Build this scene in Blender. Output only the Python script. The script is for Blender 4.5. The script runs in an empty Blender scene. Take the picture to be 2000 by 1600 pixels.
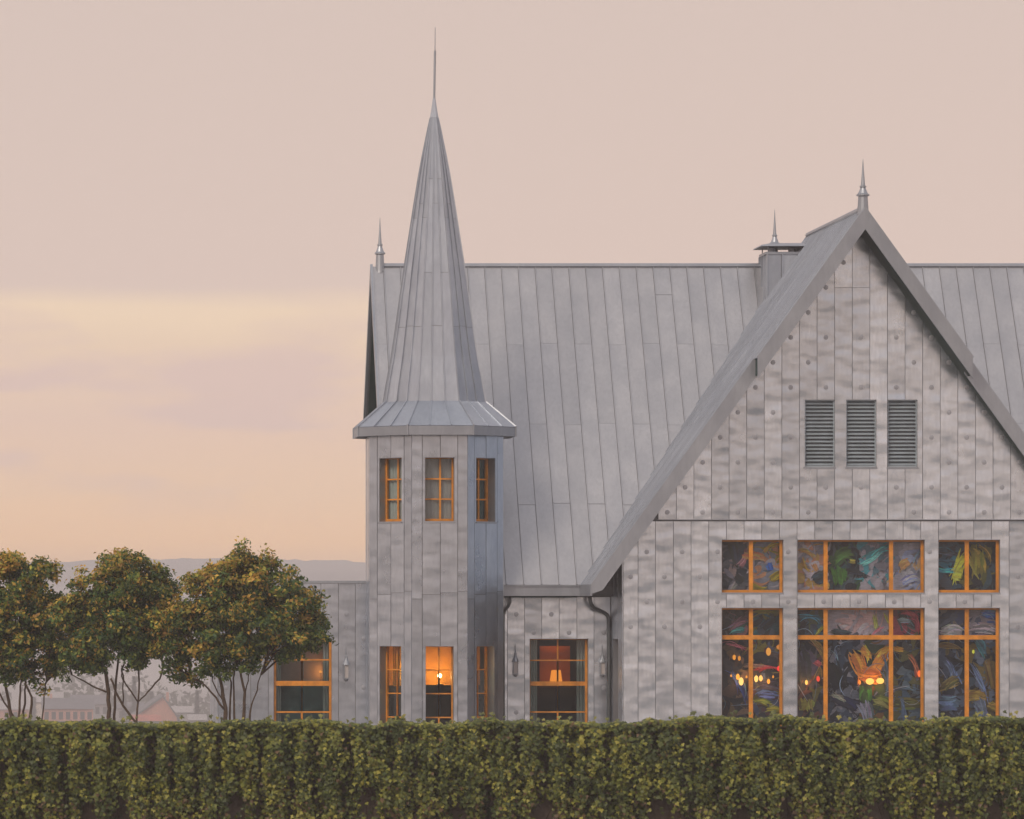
import bpy, math, random
import numpy as np
from mathutils import Vector, Matrix

random.seed(7)
RNG = np.random.default_rng(7)
SC = bpy.context.scene
COL = SC.collection

# ------------------------------------------------------------------ camera
EYE = 3.3            # eye height above the ground by the house
FPX = 9800.0         # focal length, in photograph pixels (2000 wide)
cam_d = bpy.data.cameras.new("camera")
cam = bpy.data.objects.new("camera", cam_d)
COL.objects.link(cam)
cam.location = (0, 0, EYE)
cam.rotation_euler = (math.radians(90), 0, 0)
cam_d.sensor_width = 36.0
cam_d.lens = FPX / 2000 * 36.0
cam_d.shift_x = 0.475
cam_d.shift_y = 0.2
cam_d.clip_start = 0.5
cam_d.clip_end = 8000
SC.camera = cam


def at(px, py, Y):
    """a point of the place, from where it shows in the photograph and how far off it stands"""
    return Vector(((px - 50) * Y / FPX, Y, EYE + (1200 - py) * Y / FPX))


def xat(px, Y):
    return (px - 50) * Y / FPX


def zat(py, Y):
    return EYE + (1200 - py) * Y / FPX


# ------------------------------------------------------------------ sky, sun, exposure
world = bpy.data.worlds.new("World")
SC.world = world
world.use_nodes = True
nt = world.node_tree
nt.nodes.clear()


def wn(t, **kw):
    n = nt.nodes.new(t)
    for k, v in kw.items():
        setattr(n, k, v)
    return n


out = wn("ShaderNodeOutputWorld")
bg = wn("ShaderNodeBackground")
tc = wn("ShaderNodeTexCoord")
sep = wn("ShaderNodeSeparateXYZ")
nt.links.new(tc.outputs["Generated"], sep.inputs[0])
# soft waviness of the cloud edges
mp = wn("ShaderNodeMapping")
mp.inputs["Scale"].default_value = (16, 16, 75)
nt.links.new(tc.outputs["Generated"], mp.inputs[0])
nz = wn("ShaderNodeTexNoise")
nz.inputs["Scale"].default_value = 1.0
nz.inputs["Detail"].default_value = 3.0
nz.inputs["Roughness"].default_value = 0.5
nt.links.new(mp.outputs[0], nz.inputs["Vector"])
mx0 = wn("ShaderNodeMath", operation="MAXIMUM")
nt.links.new(sep.outputs["Z"], mx0.inputs[0])
mx0.inputs[1].default_value = 0.0
wob = wn("ShaderNodeMath", operation="MULTIPLY_ADD")
nt.links.new(nz.outputs["Fac"], wob.inputs[0])
wob.inputs[1].default_value = 0.0065
nt.links.new(mx0.outputs[0], wob.inputs[2])
sq = wn("ShaderNodeMath", operation="SQRT")
nt.links.new(wob.outputs[0], sq.inputs[0])
ramp = wn("ShaderNodeValToRGB")
stops = [
    (0.00, (1.15, 0.68, 0.36)),
    (0.132, (1.10, 0.675, 0.38)),
    (0.165, (0.93, 0.64, 0.44)),
    (0.205, (0.83, 0.605, 0.49)),
    (0.240, (0.86, 0.65, 0.49)),
    (0.2530, (0.91, 0.70, 0.515)),
    (0.2620, (0.745, 0.585, 0.515)),
    (0.36, (0.70, 0.565, 0.507)),
    (0.60, (0.67, 0.585, 0.57)),
    (1.00, (0.575, 0.575, 0.61)),
]
el = ramp.color_ramp.elements
while len(el) < len(stops):
    el.new(0.5)
for e, (p, c) in zip(el, stops):
    e.position = p
    e.color = (*c, 1)
nt.links.new(sq.outputs[0], ramp.inputs[0])
# mauve cloud patches low in the sky
mp2 = wn("ShaderNodeMapping")
mp2.inputs["Scale"].default_value = (24, 24, 100)
mp2.inputs["Location"].default_value = (3.1, 0.4, 1.7)
nt.links.new(tc.outputs["Generated"], mp2.inputs[0])
nz2 = wn("ShaderNodeTexNoise")
nz2.inputs["Scale"].default_value = 1.0
nz2.inputs["Detail"].default_value = 4.0
nt.links.new(mp2.outputs[0], nz2.inputs["Vector"])
mr = wn("ShaderNodeMapRange")
mr.inputs["From Min"].default_value = 0.44
mr.inputs["From Max"].default_value = 0.58
mr.inputs["To Max"].default_value = 0.85
nt.links.new(nz2.outputs["Fac"], mr.inputs["Value"])
mr2 = wn("ShaderNodeMapRange")      # clouds thin out upwards
mr2.inputs["From Min"].default_value = 0.066
mr2.inputs["From Max"].default_value = 0.05
nt.links.new(sep.outputs["Z"], mr2.inputs["Value"])
mr3 = wn("ShaderNodeMapRange")      # and give way to the clear glow above the horizon
mr3.inputs["From Min"].default_value = 0.018
mr3.inputs["From Max"].default_value = 0.032
nt.links.new(sep.outputs["Z"], mr3.inputs["Value"])
cm0 = wn("ShaderNodeMath", operation="MULTIPLY")
nt.links.new(mr.outputs[0], cm0.inputs[0])
nt.links.new(mr3.outputs[0], cm0.inputs[1])
cm = wn("ShaderNodeMath", operation="MULTIPLY")
nt.links.new(cm0.outputs[0], cm.inputs[0])
nt.links.new(mr2.outputs[0], cm.inputs[1])
mixc = wn("ShaderNodeMix", data_type="RGBA")
nt.links.new(cm.outputs[0], mixc.inputs[0])
nt.links.new(ramp.outputs[0], mixc.inputs[6])
mixc.inputs[7].default_value = (0.755, 0.565, 0.51, 1)
nt.links.new(mixc.outputs[2], bg.inputs["Color"])
bg.inputs["Strength"].default_value = 1.0
nt.links.new(bg.outputs[0], out.inputs[0])

sun_d = bpy.data.lights.new("sun", "SUN")
sun_d.energy = 1.6
sun_d.angle = math.radians(20)
sun_d.color = (1.0, 0.86, 0.70)
sun = bpy.data.objects.new("sun", sun_d)
COL.objects.link(sun)
sun.rotation_euler = Vector((0.50, 0.62, -0.62)).to_track_quat("-Z", "Y").to_euler()

SC.render.engine = "CYCLES"
SC.view_settings.view_transform = "Standard"
SC.view_settings.look = "None"
SC.view_settings.exposure = 0.0
SC.view_settings.gamma = 1.0
SC.cycles.use_denoising = True
SC.cycles.max_bounces = 8
SC.cycles.diffuse_bounces = 3
SC.cycles.glossy_bounces = 3
SC.cycles.transparent_max_bounces = 12
SC.cycles.volume_bounces = 0
SC.cycles.caustics_reflective = False
SC.cycles.caustics_refractive = False


# ------------------------------------------------------------------ materials
class M:
    """small node helper"""

    def __init__(s, name):
        s.m = bpy.data.materials.new(name)
        s.m.use_nodes = True
        s.t = s.m.node_tree
        s.t.nodes.clear()
        s.o = s.n("ShaderNodeOutputMaterial")

    def n(s, t, **kw):
        nd = s.t.nodes.new(t)
        for k, v in kw.items():
            setattr(nd, k, v)
        return nd

    def l(s, a, b):
        s.t.links.new(a, b)

    def val(s, node, **kw):
        for k, v in kw.items():
            node.inputs[k.replace("_", " ")].default_value = v
        return node

    def princ(s, color=(0.5, 0.5, 0.5), rough=0.6, metal=0.0):
        p = s.n("ShaderNodeBsdfPrincipled")
        p.inputs["Base Color"].default_value = (*color, 1)
        p.inputs["Roughness"].default_value = rough
        p.inputs["Metallic"].default_value = metal
        s.l(p.outputs[0], s.o.inputs["Surface"])
        s.p = p
        return p

    def coords(s, scale=(1, 1, 1), rnd=0.0):
        tcn = s.n("ShaderNodeTexCoord")
        mpn = s.n("ShaderNodeMapping")
        mpn.inputs["Scale"].default_value = scale
        s.l(tcn.outputs["Object"], mpn.inputs["Vector"])
        if rnd:
            oi = s.n("ShaderNodeObjectInfo")
            mu = s.n("ShaderNodeMath", operation="MULTIPLY")
            s.l(oi.outputs["Random"], mu.inputs[0])
            mu.inputs[1].default_value = rnd
            cb = s.n("ShaderNodeCombineXYZ")
            for i in range(3):
                s.l(mu.outputs[0], cb.inputs[i])
            s.l(cb.outputs[0], mpn.inputs["Location"])
        return mpn.outputs[0]

    def noise(s, vec, scale=1.0, detail=3.0, rough=0.5):
        n = s.n("ShaderNodeTexNoise")
        n.inputs["Scale"].default_value = scale
        n.inputs["Detail"].default_value = detail
        n.inputs["Roughness"].default_value = rough
        if vec is not None:
            s.l(vec, n.inputs["Vector"])
        return n.outputs["Fac"]

    def ramp(s, fac, stops):
        r = s.n("ShaderNodeValToRGB")
        e = r.color_ramp.elements
        while len(e) < len(stops):
            e.new(0.5)
        for a, (p, c) in zip(e, stops):
            a.position = p
            a.color = (*c, 1)
        s.l(fac, r.inputs[0])
        return r.outputs[0]

    def mixc(s, fac, a, b, mode="MIX"):
        m = s.n("ShaderNodeMix", data_type="RGBA", blend_type=mode)
        for sock, v in ((m.inputs[0], fac), (m.inputs[6], a), (m.inputs[7], b)):
            if hasattr(v, "is_linked"):
                s.l(v, sock)
            elif isinstance(v, (int, float)):
                sock.default_value = v
            else:
                sock.default_value = (*v, 1)
        return m.outputs[2]

    def bump(s, h, strength=0.5, dist=0.02, chain=None):
        b = s.n("ShaderNodeBump")
        b.inputs["Strength"].default_value = strength
        b.inputs["Distance"].default_value = dist
        s.l(h, b.inputs["Height"])
        if chain is not None:
            s.l(chain, b.inputs["Normal"])
        return b.outputs[0]


def zinc(name, dark, light, rough, metal, wave, wave_dist, wave_scale=(2.2, 2.2, 6.5), vary=(0.90, 1.06)):
    m = M(name)
    p = m.princ(light, rough, metal)
    v = m.coords((1, 1, 1), rnd=37.0)
    # soft patina clouds and fine grain, another cut of it on every sheet
    a = m.noise(m.coords((1.3, 1.3, 0.9), rnd=91.0), 1.0, 4.0, 0.6)
    c1 = m.ramp(a, [(0.30, dark), (0.70, light)])
    oi = m.n("ShaderNodeObjectInfo")
    mrn = m.n("ShaderNodeMapRange")
    mrn.inputs["To Min"].default_value = vary[0]
    mrn.inputs["To Max"].default_value = vary[1]
    m.l(oi.outputs["Random"], mrn.inputs["Value"])
    hsv = m.n("ShaderNodeHueSaturation")
    m.l(mrn.outputs[0], hsv.inputs["Value"])
    m.l(c1, hsv.inputs["Color"])
    g = m.noise(m.coords((14, 14, 3.0), rnd=11.0), 1.0, 3.0, 0.6)
    c2 = m.mixc(m.ramp(g, [(0.35, (0, 0, 0)), (0.75, (0.30, 0.30, 0.30))]), hsv.outputs[0], tuple(0.72 * x for x in dark))
    m.l(c2, p.inputs["Base Color"])
    rr = m.n("ShaderNodeMapRange")
    rr.inputs["To Min"].default_value = rough - 0.07
    rr.inputs["To Max"].default_value = rough + 0.10
    m.l(a, rr.inputs["Value"])
    m.l(rr.outputs[0], p.inputs["Roughness"])
    # oil canning: broad cross-wise ripples in the thin sheet
    w = m.noise(m.coords(wave_scale, rnd=53.0), 1.0, 1.0, 0.35)
    n1 = m.bump(w, wave, wave_dist)
    m.l(n1, p.inputs["Normal"])
    return m.m


ZINC_WALL = zinc("zinc_wall_sheet", (0.60, 0.685, 0.79), (0.82, 0.885, 0.965), 0.23, 0.95, 0.60, 0.047, (1.5, 1.5, 2.9), vary=(0.86, 1.08))
ZINC_TOWER = zinc("zinc_tower_sheet", (0.50, 0.56, 0.645), (0.66, 0.71, 0.785), 0.28, 0.95, 0.55, 0.032, (1.4, 1.4, 3.2))
ZINC_ROOF = zinc("zinc_roof_sheet", (0.465, 0.465, 0.49), (0.56, 0.555, 0.575), 0.46, 0.88, 0.35, 0.012, (1.8, 1.8, 1.8), vary=(0.955, 1.04))
ZINC_SPIRE = zinc("zinc_spire_sheet", (0.42, 0.455, 0.52), (0.53, 0.565, 0.625), 0.44, 0.9, 0.35, 0.012, (1.8, 1.8, 1.8), vary=(0.94, 1.05))
ZINC_TRIM = zinc("zinc_trim", (0.36, 0.385, 0.435), (0.46, 0.485, 0.53), 0.45, 0.85, 0.25, 0.008, (1.2, 1.2, 1.2))
ZINC_DENT_SHADE = zinc("zinc_dent_shade", (0.44, 0.46, 0.51), (0.54, 0.56, 0.61), 0.42, 0.9, 0.1, 0.01)  # dark reflection of each dent, painted on as a darker disc
ZINC_DARK = zinc("zinc_backing", (0.22, 0.23, 0.25), (0.29, 0.295, 0.315), 0.6, 0.6, 0.2, 0.02)


def plain(name, color, rough=0.6, metal=0.0, var=0.15, nscale=3.0, bumpy=0.0):
    m = M(name)
    p = m.princ(color, rough, metal)
    a = m.noise(m.coords(), nscale, 4.0, 0.6)
    lo = tuple(c * (1 - var) for c in color)
    hi = tuple(min(1, c * (1 + var)) for c in color)
    m.l(m.ramp(a, [(0.3, lo), (0.7, hi)]), p.inputs["Base Color"])
    if bumpy:
        m.l(m.bump(m.noise(m.coords(), nscale * 6, 4.0), bumpy, 0.02), p.inputs["Normal"])
    return m.m


SOFFIT = plain("green_soffit_boards", (0.018, 0.052, 0.050), 0.9)
WOOD = plain("orange_window_wood", (0.70, 0.26, 0.022), 0.45, 0.0, 0.28, 5.0)
IRON = plain("grey_pipe_metal", (0.16, 0.18, 0.19), 0.35, 0.8)
LOUVRE = plain("louvre_metal", (0.40, 0.47, 0.53), 0.45, 0.25)
DARKROOM = plain("dark_room_plaster", (0.045, 0.045, 0.048), 0.9)
REDROOM = plain("russet_room_plaster", (0.42, 0.115, 0.035), 0.9)
MAUVEROOM = plain("mauve_room_plaster", (0.50, 0.42, 0.40), 0.9)
ORANGEROOM = plain("amber_room_plaster", (0.72, 0.27, 0.045), 0.9)
DARKWOOD = plain("dark_cabinet_wood", (0.022, 0.016, 0.013), 0.5)
CURTAIN = plain("pale_curtain_cloth", (0.52, 0.53, 0.51), 0.9, 0, 0.1)
CURTAIN_TEAL = plain("teal_curtain_cloth", (0.085, 0.15, 0.15), 0.85, 0, 0.25)
BLIND = plain("grey_blind_cloth", (0.55, 0.51, 0.51), 0.9, 0, 0.06)
BRASS = plain("old_brass", (0.30, 0.19, 0.07), 0.4, 0.8)
BARK = plain("brown_bark", (0.085, 0.055, 0.035), 0.85, 0, 0.35, 14.0, 0.6)
TWIG = plain("dry_ivy_stem", (0.12, 0.085, 0.06), 0.9, 0, 0.3, 14.0, 0.4)


def glow(name, color, strength):
    m = M(name)
    e = m.n("ShaderNodeEmission")
    e.inputs["Color"].default_value = (*color, 1)
    e.inputs["Strength"].default_value = strength
    m.l(e.outputs[0], m.o.inputs["Surface"])
    return m.m


def make_glass():
    m = M("window_glass")
    tr = m.n("ShaderNodeBsdfTransparent")
    tr.inputs["Color"].default_value = (0.83, 0.90, 0.90, 1)
    gl = m.n("ShaderNodeBsdfGlossy")
    gl.inputs["Roughness"].default_value = 0.03
    fr = m.n("ShaderNodeFresnel")
    fr.inputs["IOR"].default_value = 1.5
    mu = m.n("ShaderNodeMath", operation="MULTIPLY")
    m.l(fr.outputs[0], mu.inputs[0])
    mu.inputs[1].default_value = 0.5
    bn = m.bump(m.noise(m.coords((1, 1, 1), rnd=9.0), 0.9, 1.0), 0.04, 0.05)
    m.l(bn, gl.inputs["Normal"])
    mx = m.n("ShaderNodeMixShader")
    m.l(mu.outputs[0], mx.inputs[0])
    m.l(tr.outputs[0], mx.inputs[1])
    m.l(gl.outputs[0], mx.inputs[2])
    m.l(mx.outputs[0], m.o.inputs["Surface"])
    return m.m


GLASS = make_glass()


def attr_leaf(name, transl=0.25, rough=0.5):
    m = M(name)
    at_ = m.n("ShaderNodeAttribute")
    at_.attribute_name = "Col"
    p = m.princ((0.1, 0.1, 0.1), rough)
    p.inputs["Specular IOR Level"].default_value = 0.35
    m.l(at_.outputs["Color"], p.inputs["Base Color"])
    t = m.n("ShaderNodeBsdfTranslucent")
    m.l(at_.outputs["Color"], t.inputs["Color"])
    mx = m.n("ShaderNodeMixShader")
    mx.inputs[0].default_value = transl
    m.l(p.outputs[0], mx.inputs[1])
    m.l(t.outputs[0], mx.inputs[2])
    m.l(mx.outputs[0], m.o.inputs["Surface"])
    return m.m


LEAF = attr_leaf("tree_leaves", 0.38)
IVY = attr_leaf("ivy_leaves", 0.15)


def obj_leaf():
    m = M("ivy_single_leaf")
    oi = m.n("ShaderNodeObjectInfo")
    c = m.ramp(oi.outputs["Random"], [(0.0, (0.05, 0.065, 0.016)), (0.5, (0.13, 0.14, 0.026)), (1.0, (0.28, 0.25, 0.05))])
    p = m.princ((0.1, 0.1, 0.05), 0.55)
    m.l(c, p.inputs["Base Color"])
    return m.m


IVY_ONE = obj_leaf()


def attr_paint():
    m = M("mural_paint")
    a = m.n("ShaderNodeAttribute")
    a.attribute_name = "Col"
    p = m.princ((0.2, 0.2, 0.2), 0.55)
    n = m.noise(m.coords((6, 6, 30)), 1.0, 4.0, 0.65)
    c = m.mixc(0.45, a.outputs["Color"], m.ramp(n, [(0.3, (0.45, 0.45, 0.45)), (0.7, (1.35, 1.35, 1.35))]), "MULTIPLY")
    m.l(c, p.inputs["Base Color"])
    return m.m


PAINT = attr_paint()


# ------------------------------------------------------------------ mesh helpers
def link(name, me, mat=None, parent=None):
    o = bpy.data.objects.new(name, me)
    COL.objects.link(o)
    if mat is not None and not me.materials:
        me.materials.append(mat)
    if parent is not None:
        o.parent = parent
    return o


def mesh(name, verts, faces, mat=None, parent=None, smooth=False):
    me = bpy.data.meshes.new(name)
    me.from_pydata([tuple(v) for v in verts], [], faces)
    me.update()
    if smooth:
        for p in me.polygons:
            p.use_smooth = True
    return link(name, me, mat, parent)


def tag(o, label=None, cat=None, group=None, kind=None):
    if label:
        o["label"] = label
    if cat:
        o["category"] = cat
    if group:
        o["group"] = group
    if kind:
        o["kind"] = kind
    return o


def thing(name, label, cat, loc=(0, 0, 0), group=None):
    o = bpy.data.objects.new(name, None)
    o.empty_display_size = 0.3
    COL.objects.link(o)
    o.location = loc
    return tag(o, label, cat, group)


def keep(o, parent):
    """parent a mesh that is written in world coordinates under a thing that stands elsewhere"""
    o.parent = parent
    o.matrix_parent_inverse = Matrix.Translation(-Vector(parent.location))
    return o


class MB:
    def __init__(s):
        s.v, s.f = [], []

    def add(s, vs, fs):
        b = len(s.v)
        s.v += [tuple(x) for x in vs]
        s.f += [tuple(i + b for i in f) for f in fs]
        return s

    def box(s, x0, x1, y0, y1, z0, z1):
        vs = [(x, y, z) for z in (z0, z1) for y in (y0, y1) for x in (x0, x1)]
        return s.add(vs, [(0, 2, 3, 1), (4, 5, 7, 6), (0, 1, 5, 4), (2, 6, 7, 3), (0, 4, 6, 2), (1, 3, 7, 5)])

    def fbox(s, fr, u0, u1, v0, v1, d0, d1):
        vs = [fr.p(u, v, d) for d in (d0, d1) for v in (v0, v1) for u in (u0, u1)]
        fs = [(0, 2, 3, 1), (4, 5, 7, 6), (0, 1, 5, 4), (2, 6, 7, 3), (0, 4, 6, 2), (1, 3, 7, 5)]
        return s.add(vs, fs if fr.right else [tuple(reversed(f)) for f in fs])

    def prism(s, pts, axis, a0, a1):
        """polygon (two coordinates) pushed along an axis"""
        def P(p, a):
            return (p[0], a, p[1]) if axis == "y" else ((a, p[0], p[1]) if axis == "x" else (p[0], p[1], a))
        n = len(pts)
        vs = [P(p, a0) for p in pts] + [P(p, a1) for p in pts]
        fs = [tuple(range(n)), tuple(range(2 * n - 1, n - 1, -1))]
        fs += [(i, i + n, (i + 1) % n + n, (i + 1) % n) for i in range(n)]
        return s.add(vs, fs)

    def tube(s, pts, rad, n=8, cap=True):
        pts = [Vector(p) for p in pts]
        rads = rad if isinstance(rad, (list, tuple)) else [rad] * len(pts)
        b = len(s.v)
        ref = Vector((0.13, 1, 0.21)).normalized()
        for i, p in enumerate(pts):
            t = (pts[min(i + 1, len(pts) - 1)] - pts[max(i - 1, 0)]).normalized()
            a = t.cross(ref)
            if a.length < 1e-4:
                a = t.cross(Vector((1, 0, 0)))
            a.normalize()
            c = t.cross(a)
            for k in range(n):
                w = 2 * math.pi * k / n
                s.v.append(tuple(p + (a * math.cos(w) + c * math.sin(w)) * rads[i]))
        for i in range(len(pts) - 1):
            for k in range(n):
                k2 = (k + 1) % n
                s.f.append((b + i * n + k, b + i * n + k2, b + (i + 1) * n + k2, b + (i + 1) * n + k))
        if cap:
            s.f.append(tuple(b + k for k in range(n - 1, -1, -1)))
            e = b + (len(pts) - 1) * n
            s.f.append(tuple(e + k for k in range(n)))
        return s

    def lathe(s, c, prof, n=12, rot=0.0):
        b = len(s.v)
        for r, z in prof:
            for k in range(n):
                w = 2 * math.pi * k / n + rot
                s.v.append((c[0] + r * math.cos(w), c[1] + r * math.sin(w), z))
        for i in range(len(prof) - 1):
            for k in range(n):
                k2 = (k + 1) % n
                s.f.append((b + i * n + k, b + i * n + k2, b + (i + 1) * n + k2, b + (i + 1) * n + k))
        s.f.append(tuple(b + k for k in range(n - 1, -1, -1)))
        e = b + (len(prof) - 1) * n
        s.f.append(tuple(e + k for k in range(n)))
        return s

    def build(s, name, mat, parent=None, smooth=False):
        return mesh(name, s.v, s.f, mat, parent, smooth)


class Frame:
    """a flat sheet of the building: u across, v up it, d out of it"""

    def __init__(s, O, U, V, N):
        s.O, s.U, s.V, s.N = (Vector(a) for a in (O, U, V, N))
        s.right = s.U.cross(s.V).dot(s.N) > 0

    def p(s, u, v, d=0.0):
        return s.O + s.U * u + s.V * v + s.N * d


def clip(poly, a, b, c):
    """keep the part of a convex polygon where a*u + b*v <= c"""
    res = []
    n = len(poly)
    for i in range(n):
        p, q = poly[i], poly[(i + 1) % n]
        fp, fq = a * p[0] + b * p[1] - c, a * q[0] + b * q[1] - c
        if fp <= 0:
            res.append(p)
        if (fp < 0 < fq) or (fq < 0 < fp):
            t = fp / (fp - fq)
            res.append((p[0] + (q[0] - p[0]) * t, p[1] + (q[1] - p[1]) * t))
    return res


def area(poly):
    return 0.5 * abs(sum(poly[i][0] * poly[(i + 1) % len(poly)][1] - poly[(i + 1) % len(poly)][0] * poly[i][1] for i in range(len(poly))))


def cells(u0, u1, v0, v1, openings, clips):
    """the sheet u0..u1 x v0..v1 less its openings, as groups of touching convex pieces"""
    cuts = sorted({u0, u1} | {e for o in openings for e in o[:2] if u0 < e < u1 and o[3] > v0 and o[2] < v1})
    pieces = []
    for k in range(len(cuts) - 1):
        a, b = cuts[k], cuts[k + 1]
        m = (a + b) / 2
        spans = [(v0, v1)]
        for o in openings:
            if o[0] < m < o[1]:
                nxt = []
                for s0, s1 in spans:
                    if o[3] <= s0 or o[2] >= s1:
                        nxt.append((s0, s1))
                    else:
                        if o[2] > s0:
                            nxt.append((s0, o[2]))
                        if o[3] < s1:
                            nxt.append((o[3], s1))
                spans = nxt
        for s0, s1 in spans:
            poly = [(a, s0), (b, s0), (b, s1), (a, s1)]
            for c in clips:
                poly = clip(poly, *c)
                if len(poly) < 3:
                    break
            if len(poly) >= 3 and area(poly) > 2e-4:
                pieces.append((k, s0, s1, poly))
    groups = []
    for p in pieces:
        hit = [g for g in groups if any(abs(q[0] - p[0]) == 1 and min(q[2], p[2]) - max(q[1], p[1]) > 1e-4 for q in g)]
        new = [p]
        for g in hit:
            new += g
            groups.remove(g)
        groups.append(new)
    return [[g[3] for g in grp] for grp in groups], set(cuts[1:-1])


def sheet(mb, fr, polys, inner, d0, d1, back=False, bulge=None):
    for poly in polys:
        n = len(poly)
        b = len(mb.v)
        mb.v += [tuple(fr.p(u, v, d1)) for u, v in poly] + [tuple(fr.p(u, v, d0)) for u, v in poly]
        f = [tuple(range(n))]
        for i in range(n):
            j = (i + 1) % n
            if abs(poly[i][0] - poly[j][0]) < 1e-7 and any(abs(poly[i][0] - c) < 1e-7 for c in inner):
                continue
            f.append((i, i + n, j + n, j))
        if back:
            f.append(tuple(range(2 * n - 1, n - 1, -1)))
        mb.f += [tuple(b + (x) for x in (g if fr.right else reversed(g))) for g in f]


def panels(name, fr, seams, vb, openings, clips, mat, parent, gap=0.012, thick=0.022, rib=0.0, dots=None):
    """one object for every sheet between two seams and two joints"""
    n = 0
    for i in range(len(seams) - 1):
        a, b = seams[i] + gap / 2, seams[i + 1] - gap / 2
        br = vb(i) if callable(vb) else vb
        for j in range(len(br) - 1):
            g0 = 0.0 if j == 0 else 0.004
            g1 = 0.0 if j == len(br) - 2 else 0.004
            grps, inner = cells(a, b, br[j] + g0, br[j + 1] - g1, openings, clips)
            for polys in grps:
                mb = MB()
                th = thick + (0.004 if (i + j) % 2 else 0.0)
                sheet(mb, fr, polys, inner, 0.0, th)
                if rib:
                    lo = min(p[1] for q in polys for p in q if p[0] < a + 1e-3) if any(p[0] < a + 1e-3 for q in polys for p in q) else None
                    if lo is not None:
                        hi = max(p[1] for q in polys for p in q if p[0] < a + 1e-3)
                        if hi - lo > 0.05:
                            mb.fbox(fr, a - gap * 0.35, a + 0.014, lo, hi, 0.002, rib)
                nf0 = None
                if dots:
                    for (du, dv) in dots(i):
                        if not any(min(p[0] for p in q) + .07 < du < max(p[0] for p in q) - .07 and
                                   min(p[1] for p in q) + .07 < dv < max(p[1] for p in q) - .2 for q in polys):
                            continue
                        if any(c[0] * du + c[1] * dv > c[2] - 0.12 for c in clips):
                            continue
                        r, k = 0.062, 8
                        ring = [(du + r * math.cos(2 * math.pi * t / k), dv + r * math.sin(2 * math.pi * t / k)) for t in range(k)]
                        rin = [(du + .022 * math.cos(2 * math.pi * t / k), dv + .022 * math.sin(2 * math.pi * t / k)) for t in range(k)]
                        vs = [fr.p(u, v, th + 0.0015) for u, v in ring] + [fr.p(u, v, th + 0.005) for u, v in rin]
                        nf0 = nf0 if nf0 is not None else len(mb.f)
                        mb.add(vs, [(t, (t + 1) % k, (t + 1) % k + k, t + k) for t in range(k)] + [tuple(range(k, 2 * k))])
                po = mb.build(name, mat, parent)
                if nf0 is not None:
                    po.data.materials.append(ZINC_DENT_SHADE)
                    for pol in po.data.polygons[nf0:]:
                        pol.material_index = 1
                n += 1
    return n


def core(name, fr, u0, u1, v0, v1, openings, clips, depth, mat, parent):
    grps, inner = cells(u0, u1, v0, v1, openings, clips)
    mb = MB()
    for polys in grps:
        sheet(mb, fr, polys, inner, -depth, 0.0, back=True)
    return mb.build(name, mat, parent)


def window(fr, u0, u1, v0, v1, recess, ubars, vbars, parent, jamb=0.065, bar=0.05, heavy=(), mut_d=0.03, top=None, bottom=None, shift=0.0):
    """frame with its bars and panes, set back in an opening"""
    d1, d0 = -recess, -recess - 0.07
    top = jamb if top is None else top
    bottom = jamb if bottom is None else bottom
    mb = MB()
    mb.fbox(fr, u0, u0 + jamb, v0, v1, d0, d1)
    mb.fbox(fr, u1 - jamb, u1, v0, v1, d0, d1)
    mb.fbox(fr, u0 + jamb, u1 - jamb, v0, v0 + bottom, d0, d1)
    mb.fbox(fr, u0 + jamb, u1 - jamb, v1 - top, v1, d0, d1)
    w = mb.build("window", WOOD, parent)
    k = MB()
    ro = u0 + shift
    k.fbox(fr, ro, ro + .010, v0 + .012, v1 - .010, d1 + .002, .019)
    k.fbox(fr, u1 - .010, u1, v0 + .012, v1 - .010, d1 + .002, .019)
    k.fbox(fr, ro, u1, v1 - .010, v1, d1 + .002, .019)
    k.fbox(fr, ro, u1, v0, v0 + .012, d1 + .002, .019)
    k.build("reveal", ZINC_TRIM, w)
    iu0, iu1, iv0, iv1 = u0 + jamb, u1 - jamb, v0 + bottom, v1 - top
    ue = [iu0]
    ve = [iv0]
    for c, bw in vbars:
        k = MB()
        k.fbox(fr, iu0, iu1, c - bw / 2, c + bw / 2, d0 + 0.012, d1 - (0.004 if bw > 0.06 else 0.016))
        k.build("transom" if bw > 0.06 else "glazing_bar", WOOD, w)
        ve += [c - bw / 2, c + bw / 2]
    ve.append(iv1)
    for c, bw in ubars:
        for q in range(0, len(ve), 2):
            k = MB()
            k.fbox(fr, c - bw / 2, c + bw / 2, ve[q], ve[q + 1], d0 + 0.010, d1 - (0.006 if bw > 0.06 else 0.018))
            k.build("mullion" if bw > 0.06 else "glazing_bar", WOOD, w)
        ue += [c - bw / 2, c + bw / 2]
    ue.append(iu1)
    for q in range(0, len(ve), 2):
        for r in range(0, len(ue), 2):
            k = MB()
            vs = [fr.p(u, v, d0 + 0.03) for u, v in ((ue[r], ve[q]), (ue[r + 1], ve[q]), (ue[r + 1], ve[q + 1]), (ue[r], ve[q + 1]))]
            k.add(vs, [(0, 1, 2, 3)])
            k.build("pane", GLASS, w)
    return w


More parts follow.
